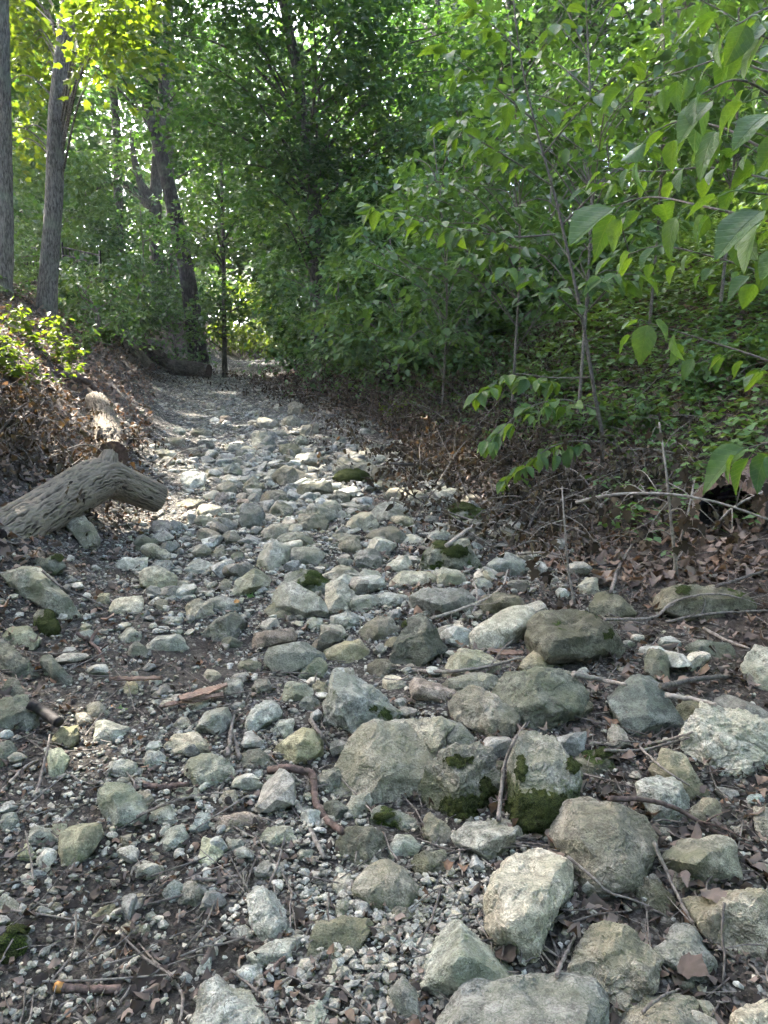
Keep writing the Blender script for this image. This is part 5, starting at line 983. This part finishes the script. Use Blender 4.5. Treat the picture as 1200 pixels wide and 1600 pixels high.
for a in [(845,1272,62,36), (815,1203,9,22), (895,1195,12,18), (716,1190,22,12), (760,1235,14,20), (735,1262,45,22), (1068,923,16,9), (950,992,11,9), (942,1178,16,9), (548,742,34,11), (582,1108,9,7), (489,908,14,9), (2,1490,26,20), (28,1452,22,10), (80,975,22,22), (712,862,20,10), (690,852,16,8), (722,793,24,9), (600,1276,20,7), (90,872,12,8), (625,975,14,8)]: moss_patch(*a)
# ================================================================== a depth buffer of the stones, so that sticks come to rest on them
bw, bh, cell = 300, 420, 4.
DB = np.full((bh, bw), 1e9)
for b_, s_, o_, t_ in ROCKS:
    n_ = len(o_.data.vertices); v_ = np.empty(n_*3, np.float32); o_.data.vertices.foreach_get('co', v_); v_ = v_.reshape(-1, 3) + np.array(o_.location)
    q_ = v_ - EYE; D_ = q_ @ FWD; xi = ((600 + F*(q_ @ RIGHT)/D_)/cell).astype(int); yi = ((800 - F*(q_ @ UP)/D_)/cell).astype(int)
    k_ = (xi >= 0) & (xi < bw) & (yi >= 0) & (yi < bh); np.minimum.at(DB, (yi[k_], xi[k_]), D_[k_])
def rest(px, py, r):
    g = at(px, py); D = (g - EYE) @ FWD; x, y = int(px/cell), int(py/cell)
    if 1 <= x < bw-1 and 1 <= y < bh-1: D = min(D, DB[y-1:y+2, x-1:x+2].min())
    return dep(px, py, D - r*1.1)
def stick(pts, w_, mat, label, name='stick', category='stick', group='fallen sticks among the rocks', twigs=0, seed=0, tip=None, taper=.55, wob=.16, on=True):
    rg = np.random.default_rng(int(pts[0][0]*7 + pts[0][1]) + seed)
    P = []
    for x, y in pts:
        D = (at(x, y) - EYE) @ FWD; r = w_/2/F*D; P.append(rest(x, y, r) if on else at(x, y) + (0, 0, r))
    P = np.array(P)
    # a stick is stiff: ease sudden changes of depth
    for _ in range(2):
        Dp = (P - EYE) @ FWD; S2 = Dp.copy()
        S2[1:-1] = np.minimum(Dp[1:-1], (Dp[:-2] + Dp[2:])/2*.5 + Dp[1:-1]*.5); P = EYE + (P - EYE)*(S2/Dp)[:, None]
    Q = catmull(P, 9); Q[1:-1] += rg.normal(size=(len(Q)-2, 3))*r*min(.14, wob)
    base = Q[0].copy(); t = thing(name, base, label, category, group)
    V, T = tube(Q, np.linspace(r, r*taper, len(Q)), 8, wob, seed); wo = obj('wood', mesh('wood', V - base, T, M[mat], {'rnd': np.full(len(V), rg.uniform(.2, .8))}), t)
    for k in range(twigs):
        i = rg.integers(3, len(Q)-2); d = norm(Q[i+1] - Q[i-1]); e = norm(d*.8 + rg.normal(size=3)*.6 + (0, 0, .25)); L = r*rg.uniform(8, 22)
        V, T = tube(catmull([Q[i], Q[i] + e*L*.5 + rg.normal(size=3)*r, Q[i] + e*L], 4), np.linspace(r*.45, r*.15, 9), 5); obj('side_twig', mesh('side_twig', V - base, T, M[mat], {'rnd': np.full(len(V), .5)}), wo)
    if tip:
        d = norm(Q[0] - Q[1]); V, T = tube(np.array([Q[0] - d*r*1.2, Q[0] + d*r*.1, Q[0] + d*r*.5]), np.array([1.05, 1.08, .7])*r, 8, .1); obj('cut_tip', mesh('cut_tip', V - base, T, M[tip], {'rnd': np.full(len(V), .5)}), wo)
    return t
STICKS = [
 ([(952,1248),(1010,1250),(1060,1265),(1110,1295),(1160,1318),(1215,1338)], 9, 'root', 'long reddish brown curved branch across the rocks at right', {'twigs': 2}),
 ([(1033,1072),(1100,1060),(1150,1056),(1215,1052)], 9, 'twig', 'straight grey branch running off the right edge above the craggy boulder', {}),
 ([(896,1052),(940,1062),(978,1070)], 9, 'dry', 'short lichen spotted stick left of the blue grey block', {}),
 ([(1040,1086),(1080,1092),(1120,1101)], 9, 'dry', 'lichen spotted stick behind the craggy whitish boulder', {}),
 ([(953,1127),(1000,1168),(1035,1200),(1078,1228)], 5, 'dry', 'thin pale stick slanting down left of the craggy whitish boulder', {}),
 ([(920,1160),(960,1165),(1000,1164),(1040,1157),(1082,1144)], 6, 'twig', 'dark thin stick lying in front of the blue grey block', {}),
 ([(945,1172),(1000,1172),(1050,1160),(1078,1152)], 5, 'twig', 'second dark stick just under the thin one by the blue grey block', {}),
 ([(1021,1316),(1045,1370),(1065,1410),(1082,1442)], 7, 'twig', 'grey stick standing between the wide olive block and the dark wedge', {}),
 ([(886,1338),(925,1370),(950,1393),(1000,1410),(1042,1433)], 5, 'twig', 'thin bent twig lying over the broad tilted slab', {'twigs': 1}),
 ([(945,968),(1020,965),(1045,945),(1080,932),(1130,929),(1192,946)], 5, 'twig', 'arched thin branch over the long sunken slab', {'twigs': 2}),
 ([(1040,972),(1090,962),(1140,957),(1200,954)], 6, 'twig', 'straight thin branch in front of the long sunken slab', {'twigs': 2}),
 ([(1100,982),(1135,1000),(1172,1014)], 6, 'dry', 'stick with a whitish end in the dead leaves at right', {'tip': 'cut'}),
 ([(646,1048),(700,1049),(760,1042),(818,1026)], 6, 'dry', 'grey branch lying over the bar shaped rock', {'twigs': 1}),
 ([(676,965),(720,952),(760,935),(785,915),(793,890)], 4, 'dry', 'curly pale twig behind the cream lens shaped stone', {'twigs': 2}),
 ([(730,972),(742,950),(745,925),(738,905)], 4, 'dry', 'short forked twig standing behind the thick flat slab', {}),
 ([(779,1282),(783,1235),(790,1190),(805,1155),(822,1130)], 6, 'twig', 'dark twig running down beside the craggy mossy boulder', {'twigs': 1}),
 ([(88,1542),(110,1545),(145,1547),(188,1546)], 15, 'root', 'short thick sawn stick with an orange cut end, bottom left', {'tip': 'orange', 'taper': .9, 'wob': .06}),
 ([(92,1575),(150,1536),(200,1502),(246,1470)], 5, 'twig', 'long thin straight twig crossing the sawn stick, bottom left', {'taper': .5}),
 ([(180,1427),(215,1410),(240,1395),(260,1380)], 6, 'twig', 'forked grey stick pointing at the speckled blue grey stone', {'twigs': 2}),
 ([(182,1449),(195,1475),(210,1500)], 5, 'twig', 'short straight twig above the curled dark leaf', {}),
 ([(451,1238),(475,1275),(492,1310),(507,1340)], 10, 'dry', 'grey stick with a pale broken end below the reddish root', {'tip': 'cut', 'taper': .7}),
 ([(356,1182),(360,1150),(364,1125),(374,1106)], 7, 'twig', 'upright stick of the crossed pair left of the leaning pale slab', {}),
 ([(374,1186),(368,1158),(362,1140)], 7, 'twig', 'shorter stick of the crossed pair left of the leaning pale slab', {}),
 ([(45,1099),(68,1112),(92,1129)], 17, 'dark', 'thick charred black stick beside the mottled boulder', {'taper': .95, 'wob': .04}),
 ([(66,892),(98,918),(135,934),(170,952)], 4, 'twig', 'thin dark twig lying over the long slab under the log', {}),
 ([(-6,1248),(20,1218),(42,1196),(60,1188)], 6, 'dry', 'pale curved stick at the left edge below the mottled boulder', {'twigs': 1}),
 ([(54,1249),(66,1205),(74,1170),(78,1148)], 5, 'twig', 'thin upright twig beside the pale curved stick', {}),
 ([(215,1222),(240,1230),(265,1228),(294,1224)], 12, 'root', 'thick dark stick below the speckled tan rock', {}),
 ([(213,1277),(245,1262),(280,1250),(312,1244)], 5, 'twig', 'thin dark twig right of the greenish rock at left', {'twigs': 1}),
 ([(485,1125),(500,1145),(515,1170)], 8, 'twig', 'short grey stick between the yellow green rock and the triangular boulder', {}),
 ([(268,1530),(285,1555),(282,1590),(275,1612)], 7, 'twig', 'bent twig at the bottom edge left of the speckled rock', {}),
 ([(360,1515),(385,1535),(405,1552),(430,1580)], 5, 'twig', 'thin twig beside the speckled rock at the bottom edge', {}),
 ([(415,1525),(432,1508),(445,1495)], 10, 'root', 'short brown stick under the brown grey bar', {}),
 ([(302,1372),(330,1375),(372,1368)], 8, 'twig', 'dark stick above the white ridged rock', {}),
 ([(698,852),(745,820),(785,815),(848,803)], 6, 'dry', 'grey branch slanting from the brush to the mossy rock', {'twigs': 2}),
 ([(955,924),(965,890),(985,855),(1010,822)], 5, 'twig', 'thin leaning stem in the dead leaves behind the squat rock', {}),
 ([(1120,916),(1155,905),(1205,888)], 6, 'twig', 'dark thin branch below the hollow log at the right edge', {'twigs': 1}),
 ([(1003,1582),(1030,1560),(1062,1545)], 6, 'twig', 'short dark stick between the pitted boulder and the rounded one', {}),
 ([(1132,1410),(1128,1450),(1132,1500),(1125,1560),(1112,1588)], 5, 'twig', 'thin wavy twig hanging over the two lobed boulder', {}),
 ([(1120,1478),(1155,1500),(1180,1515),(1198,1550)], 6, 'twig', 'bent twig in front of the two lobed boulder', {}),
 ([(870,1525),(882,1495),(895,1470),(900,1455)], 7, 'twig', 'short dark branch leaning on the big pitted boulder', {}),
 ([(95,592),(130,600),(150,615),(168,640)], 13, 'root', 'bare dead branch lying on the sunny left bank', {'on': False}),
 ([(195,745),(225,748),(260,742)], 6, 'twig', 'dark stick lying behind the end of the fallen log', {}),
 ([(640,690),(670,680),(700,660),(720,640)], 7, 'dry', 'pale dead branch at the edge of the brush behind the pale stones', {'twigs': 3}),
 ([(600,724),(650,726),(695,728)], 5, 'twig', 'straight thin stick lying behind the cluster of stones mid photo', {}),
 ([(790,755),(810,770),(835,785)], 6, 'dry', 'pale straight stick in the dead brush', {}),
 ([(715,735),(725,750),(745,765),(775,760)], 5, 'dry', 'hooked pale twig at the foot of the brush', {}),
 ([(752,775),(765,785),(775,800),(772,812)], 4, 'dry', 'curled pale twig right of the moss topped rock', {}),
 ([(120,990),(140,1003),(150,1012)], 6, 'root', 'short root end sticking out of the left bank', {}),
 ([(152,985),(142,1003),(155,1015),(164,1040),(176,1062)], 7, 'root', 'twisted root snaking down the left side of the path', {'twigs': 1}),
 ([(640,1055),(625,1062),(600,1060)], 3, 'dry', 'tiny pale twig on the middle of the pile', {}),
]
for pts, w_, mat, lab, kw in STICKS: stick(pts, w_, mat, lab, **kw)
stick([(420,1203),(450,1200),(484,1208),(490,1225),(493,1250),(503,1270),(516,1285),(535,1300)], 14, 'root', 'thick reddish root bent at a right angle below the yellow green rock', name='exposed_root', category='root', group='roots', taper=.75, twigs=0)
# arched dead stems standing at the right
def arch(pts, Y, w_, lab):
    P = [aty(x, y, Y + d) for x, y, d in pts]; b = P[0].copy(); Q = catmull(P, 8); r = w_/2/F*Y
    t = thing('dead_shoot', b, lab, 'dead shoot', 'dead shoots at the right'); V, T = tube(Q, np.linspace(r, r*.5, len(Q)), 7, .15); obj('wood', mesh('wood', V - b, T, M['dry'], {'rnd': np.full(len(V), .4)}), t)
    rg = np.random.default_rng(int(w_*100 + pts[0][0])); mb, lf = MB(), MB()
    for k in range(7):
        i = rg.integers(3, len(Q)-1); e = norm(rg.normal(size=3) + (0, 0, .3)); L = rg.uniform(.08, .3)
        p = catmull([Q[i], Q[i] + e*L*.6, Q[i] + e*L + (0, 0, -.05)], 4); V, T = tube(p, np.linspace(r*.4, r*.15, len(p)), 4); mb.add(V, T, .5)
        n = 3; a = rg.uniform(0, 6.283, n); lf.add(*inst(*MAPLE, np.repeat(p[-1:], n, 0) + rg.normal(size=(n, 3))*.02, frames(np.column_stack([np.cos(a)*.4, np.sin(a)*.4, -np.ones(n)]), np.column_stack([np.sin(a), np.cos(a), 0*a])), rg.uniform(.04, .08, n), rg.random(n)))
    obj('side_twigs', mb.mesh('side_twigs', M['dry'], b), t, kind='stuff'); obj('withered_leaves', lf.mesh('withered_leaves', M['brown'], b), t, kind='stuff')
gY = at(1055, 905)[1]
arch([(1058, 905, 0), (1052, 850, 0), (1046, 790, 0), (1040, 730, 0), (1030, 660, .1)], gY, 6, 'upright brown dead stem in front of the hollow log')
arch([(1050, 905, 0), (1062, 850, 0), (1075, 800, 0), (1085, 750, .1)], gY, 5, 'second upright dead stem, leaning right, before the hollow log')
arch([(900, 785, 0), (960, 773, -.1), (1040, 772, -.2), (1120, 785, -.3), (1210, 815, -.4)], gY, 6, 'pale arched dead branch bowing over the dead leaves at right')
arch([(898, 945, -.4), (888, 890, -.4), (882, 820, -.4), (878, 760, -.3)], gY, 4, 'thin upright dead stem above the dark oblong boulder')
arch([(1215, 760, .1), (1150, 790, 0), (1110, 830, 0)], gY, 5, 'thin dead stem drooping past the hollow log')
# ================================================================== dead brush
def dead_templates():
    rg = np.random.default_rng(91); out = []
    for i in range(10):
        n = 7; th = np.arange(n)*2*math.pi/n; r = rg.uniform(.28, .55, n); r[2] = .6
        P = np.column_stack([r*np.cos(th)*.8, r*np.sin(th) + .45]); v, t_ = fan(P, (0, .45)); x, y = v[:, 0], v[:, 1] - .45
        a, b = rg.normal(size=2); v[:, 2] = 1.1*a*x*x + .9*b*y*y + rg.normal()*.8*x*y + .09*rg.normal(size=len(v)); out.append((v, t_))
    return out
DEADS = dead_templates()
def brush(px, py, wd, ht, seed, label, nt=55, nl=420, green=0, mat='brown'):
    ht *= 1.35 if px > 400 else 1.; nt = int(nt*1.25) if px > 400 else nt; nl = int(nl*1.7) if px > 400 else nl; rg = np.random.default_rng(seed); g = at(px, py); t = thing('brush_pile', g, label, 'brush', 'heaps of dead brush'); tw, lf = MB(), MB()
    for k in range(nt):
        p0 = g + np.array([rg.normal()*wd*.42, rg.normal()*wd*.3, 0]); p0[2] = grd(p0[0], p0[1]) + rg.uniform(0, ht*.35)
        e = norm(np.array([rg.normal(), rg.normal()*.7, rg.uniform(-.1, .75)])); L = rg.uniform(.25, .8)*wd*.7
        p1 = p0 + e*L; p1[2] = max(p1[2], grd(p1[0], p1[1]) + .02); p1[2] = min(p1[2], g[2] + ht*1.5)
        p = catmull([p0, (p0+p1)/2 + rg.normal(size=3)*.06*L + (0, 0, .05), p1], 4); V, T = tube(p, np.linspace(rg.uniform(.003, .010), .0015, len(p)), 4, .1, k, False); tw.add(V, T, rg.random())
        n = max(1, nl//nt); q = p[rg.integers(2, len(p), n)] + rg.normal(size=(n, 3))*.035; a = rg.uniform(0, 6.283, n)
        d = np.column_stack([np.cos(a)*.7, np.sin(a)*.7, -rg.uniform(.2, 1.2, n)]); q[:, 2] = np.maximum(q[:, 2], ground(q[:, 0], q[:, 1]) + .02)
        tm = DEADS[k % len(DEADS)]
        lf.add(*inst(tm[0]*np.array([.7, 1, 1.3]), tm[1], q, frames(d, rg.normal(size=(n, 3)) + (0, 0, .3)), rg.uniform(.03, .075, n), rg.random(n)))
    obj('twigs', tw.mesh('twigs', M['twig'], g), t, kind='stuff'); obj('withered_leaves', lf.mesh('withered_leaves', M[mat], g), t, kind='stuff')
BR = [(470, 615, 1.5, .6, 'brown brush heap at the far right side of the path', 50, 900), (530, 622, 1.6, .6, 'second brown brush heap, right of the farthest one', 50, 900), (590, 640, 1.5, .5, 'dead brush behind the bright seedling', 50, 700), (660, 660, 1.6, .5, 'dead brush right of the bright seedling', 60, 800), (725, 690, 1.5, .45, 'wide brown brush heap left of the lowest sapling leaves', 60, 900), (745, 745, 1.2, .4, 'dead brush heap behind the moss topped rock', 60, 800),
      (815, 725, 1.3, .45, 'dark brush heap under the lowest sapling leaves', 60, 800), (850, 790, 1.2, .35, 'tangle of twigs and withered leaves left of the sapling foot', 60, 500), (905, 800, 1.2, .35, 'tangle of twigs at the foot of the tall sapling', 50, 350), (990, 770, 1.2, .4, 'thin dead brush right of the sapling foot', 45, 250), (760, 640, 1.5, .5, 'dead brush under the shrubs, upper one at centre right', 50, 600), (840, 850, .9, .3, 'small heap of withered leaves above the rounded grey rock', 30, 220),
      (40, 735, .9, .55, 'olive brown heap of withered leaves left above the log', 50, 600), (95, 715, .9, .45, 'dead brush behind the middle of the log', 50, 420), (205, 700, .5, .45, 'hanging bunch of withered leaves behind the log end', 18, 160), (20, 690, .9, .5, 'dead brush at the left edge above the log', 45, 420), (160, 690, .8, .3, 'bare twigs around the broken log', 35, 90), (260, 600, 1.2, .25, 'low brown brush on the left edge of the far path', 30, 250)]
for i, (px, py, wd, ht, lb, nt, nl) in enumerate(BR): brush(px, py, wd, ht, 500+i, lb, nt, nl)
# ================================================================== litter
def litter():
    rng = np.random.default_rng(77)
    tms = DEADS
    def batch(name, label, x, y, size, lift, ty=.5, dark=0.):
        mb = MB(); n = len(x); z = ground(x, y) + lift*rng.random(n); wch = rng.integers(0, len(tms), n)
        rnd = np.clip(rng.random(n)**(1 + dark), 0, 1)
        for k in range(len(tms)):
            s = wch == k; m = s.sum(); a = rng.uniform(0, 6.283, m); d = np.column_stack([np.cos(a), np.sin(a), rng.normal(size=m)*.25]); nr = np.array([0, 0, 1.]) + rng.normal(size=(m, 3))*ty
            mb.add(*inst(*tms[k], np.column_stack([x, y, z])[s], frames(d, nr), size[s][:, None]*np.column_stack([rng.uniform(.5, 1, m), rng.uniform(.6, 1, m), np.ones(m)]), rnd[s]))
        obj(name, mb.mesh(name, M['dead']), kind='stuff', label=label)
    # near: torn leaf fragments on the soil, thicker at the right between the blocks
    n = 30000; y = 1.15 + 5.5*rng.random(n)**1.15; x = rng.uniform(-.62, .62, n)*(y + .4)
    d = x - cen(y); k = rng.random(n) < np.clip(.35 + .35*(d > .5) + .35*(d < -1.2) + .9*pn2(x, y, 1.5, 41), .03, 1); x, y = x[k], y[k]
    batch('leaf_litter', 'dark brown torn leaf litter between the rocks', x, y, rng.uniform(.012, .05, len(x)), .02, .5, .9)
    n = 4200; y = 1.3 + 5.5*rng.random(n); x = cen(y) + np.where(rng.random(n) < .8, rng.uniform(.5, 4.2, n), rng.uniform(-2.5, -1., n)); k = np.abs(x) < .62*(y+.4); x, y = x[k], y[k]
    batch('fallen_leaves', 'whole dead leaves lying among the blocks at right', x, y, rng.uniform(.035, .09, len(x)), .035, .5, -.1)
    n = 26000; y = 4 + 16*rng.random(n)**1.3; sd = rng.random(n) < .55; x = cen(y) + np.where(sd, -1.5 - 5*rng.random(n), 1.5 + 3.5*rng.random(n)); k = np.abs(x) < .62*y; x, y = x[k], y[k]
    batch('bank_litter', 'dry leaf litter covering both banks', x, y, rng.uniform(.05, .12, len(x)), .04, .4, -.45)
    # short broken twigs
    mb = MB(); n = 2600
    y = 1.15 + 8*rng.random(n)**1.3; x = rng.uniform(-.62, .62, n)*(y + .4)
    for i in range(n):
        if y[i] > 4 and abs(x[i] - cen(y[i])) < 1.3 and rng.random() < .7: continue
        L = rng.gamma(2, .025)*(1 + .12*y[i]); a = rng.uniform(0, 6.283); dv = np.array([math.cos(a), math.sin(a), 0])*L
        p = np.array([x[i], y[i], 0]); q = np.array([p, p + dv + rng.normal(size=3)*.1*L, p + 2*dv]); q[:, 2] = ground(q[:, 0], q[:, 1]) + rng.uniform(.004, .03)
        V, T = tube(q, rng.uniform(.0012, .004)*np.array([1, .9, .6]), 4, cap=False); mb.add(V, T, rng.random())
    obj('twig_litter', mb.mesh('twig_litter', M['twig']), kind='stuff', label='short broken twigs strewn over the ground')
litter()
# single leaves and bark pieces that stand out
def single(px, py, size, mat, rnd, label, name='dead_leaf', curl=1., face=(0, -.5, 1), rot=0., category='leaf'):
    size *= .72; curl *= 1.5; p = rest(px, py, .008); v = MAPLE[0].copy(); c = math.cos(rot), math.sin(rot); v[:, 1] -= .4
    if name == 'dead_leaf': rd = np.linalg.norm(v[:, :2], axis=1, keepdims=True); v[:, :2] *= (.45*rd + .55*rd[1:].mean())/np.maximum(rd, .2)
    # refine the outline so that the leaf can curl
    bm = bmesh.new(); vs = [bm.verts.new(q) for q in v]
    for f in MAPLE[1]: bm.faces.new([vs[i] for i in f])
    bmesh.ops.subdivide_edges(bm, edges=bm.edges[:], cuts=2, use_grid_fill=True); bmesh.ops.triangulate(bm, faces=bm.faces[:]); bm.verts.index_update()
    v = np.array([q.co[:] for q in bm.verts]); T = np.array([[q.index for q in f.verts] for f in bm.faces]); bm.free()
    v[:, 2] = curl*(.7*v[:, 0]**2 + .5*v[:, 1]**2*np.sign(v[:, 1])*.6) + .17*pn(v*3.2, int(px)) + .05*pn(v*9, int(px)+3)
    Rm = frames(np.array([[c[1], c[0], .05]]), np.array([face], float))[0]
    V = (v*size) @ Rm.T
    obj(name, mesh(name, V, T, M[mat], {'rnd': np.full(len(V), rnd)}), loc=p, label=label, category=category, group='single leaves that stand out')
single(236, 1538, .13, 'dead', .2, 'large curled dark dead leaf on the soil, bottom left', curl=1.6, rot=.6)
single(390, 932, .09, 'shrub', .95, 'fresh green leaf lying on the path beside the tilted block', name='green_leaf', curl=.3, rot=2.)
single(188, 1110, .075, 'cover', 1., 'light green leaf lying by the humped stone at left', name='green_leaf', curl=.2, rot=1.2)
single(178, 1103, .035, 'orange', .5, 'small orange leaf beside the light green leaf', curl=.5)
single(660, 1405, .08, 'dead', 1., 'orange brown leaf beside the rounded grey boulder', curl=1.2, rot=-1.)
single(700, 1352, .05, 'dead', 1., 'small curled orange leaf behind the white gravel', curl=1.4)
single(1115, 1400, .11, 'dead', .55, 'brown leaf hanging over the two lobed boulder', curl=.6, rot=3.)
single(1082, 1512, .11, 'dead', .3, 'dark wrinkled leaf stuck to the rounded leaf marked boulder', curl=.5, rot=2.4)
single(1070, 985, .13, 'chip', .9, 'tan torn leaf below the long sunken slab', curl=.8, rot=1.5)
single(985, 985, .14, 'dead', .7, 'lobed pinkish brown leaf right of the dark oblong boulder', curl=.4, rot=1.2)
single(480, 1440, .12, 'dead', .2, 'crumpled dark leaf against the white ridged rock', curl=1.5, rot=.2)
single(790, 1490, .10, 'dead', .1, 'dark wet leaf between the olive wedge and the cream white block', curl=.8, rot=2.7)
single(930, 1425, .12, 'dead', .35, 'big brown leaf in front of the broad tilted slab', curl=1.2, rot=1.6)
single(370, 940, .05, 'orange', .4, 'small orange leaf left of the fresh green leaf', curl=.6, rot=1.)
single(392, 980, .05, 'orange', .6, 'small orange leaf above the pink tinged stone', curl=.6, rot=.4)
single(335, 1425, .06, 'chip', .6, 'curled reddish bark strip left of the white ridged rock', name='bark_strip', curl=2., rot=2.2, category='bark')
def bark_piece(px, py, L, W_, ang, lab, rnd=.6):
    p = rest(px, py, .01); n = 14; V, T = [], []; rg = np.random.default_rng(int(px))
    for i in range(n):
        f = i/(n-1); wv = W_*(.35 + .65*math.sin(math.pi*min(1, f*1.1 + .05))**.6)*(1 + .15*rg.normal())
        for s_ in (-1, -.4, .4, 1): V.append(((f-.5)*L, s_*wv/2, .012*(1-s_*s_) + .006*rg.normal()*.4 + .004))
    V = np.array(V); V = np.vstack([V, V - (0, 0, .006)]); m = n*4
    for i in range(n-1):
        for k in range(3): a = i*4+k; T += [[a, a+4, a+5], [a, a+5, a+1], [m+a, m+a+5, m+a+4], [m+a, m+a+1, m+a+5]]
        for k in (0, 3): a = i*4+k; T += [[a, a+4, m+a+4], [a, m+a+4, m+a]]
    c, s_ = math.cos(ang), math.sin(ang); Rz = np.array([[c, -s_, 0], [s_, c, 0], [0, 0, 1.]])
    obj('bark_piece', mesh('bark_piece', V @ Rz.T, np.array(T), M['chip'], {'rnd': np.full(len(V), rnd)}), loc=p, label=lab, category='bark', group='loose pieces of bark')
bark_piece(318, 1082, .22, .05, .75, 'reddish brown piece of bark on the left half of the path')
bark_piece(304, 1095, .24, .03, .5, 'narrow reddish strip of bark under the larger piece')
bark_piece(212, 1062, .22, .02, .05, 'thin reddish strip of bark at the end of the twisted root', .4)
bark_piece(790, 1020, .16, .07, -.3, 'grey brown broken wood piece under the cream lens shaped stone', .2)

# ================================================================== thin veil of haze, added to lift the shadows deep in the wood
def haze():
    bm = bmesh.new(); bmesh.ops.create_cube(bm, size=1)
    for v in bm.verts: v.co = Vector((v.co.x*320, v.co.y*240 + 55, v.co.z*52 + 19))
    me = bpy.data.meshes.new('haze'); bm.to_mesh(me); bm.free()
    m = bpy.data.materials.new('haze'); m.use_nodes = True; nt = m.node_tree; nt.nodes.clear(); o = nt.nodes.new('ShaderNodeOutputMaterial'); v = nt.nodes.new('ShaderNodeVolumePrincipled')
    v.inputs['Color'].default_value = (.93, .96, 1, 1); v.inputs['Density'].default_value = .0008; v.inputs['Anisotropy'].default_value = .2
    nt.links.new(v.outputs[0], o.inputs['Volume']); me.materials.append(m)
    obj('haze', me, kind='stuff', label='thin pale haze in the wood')
haze()
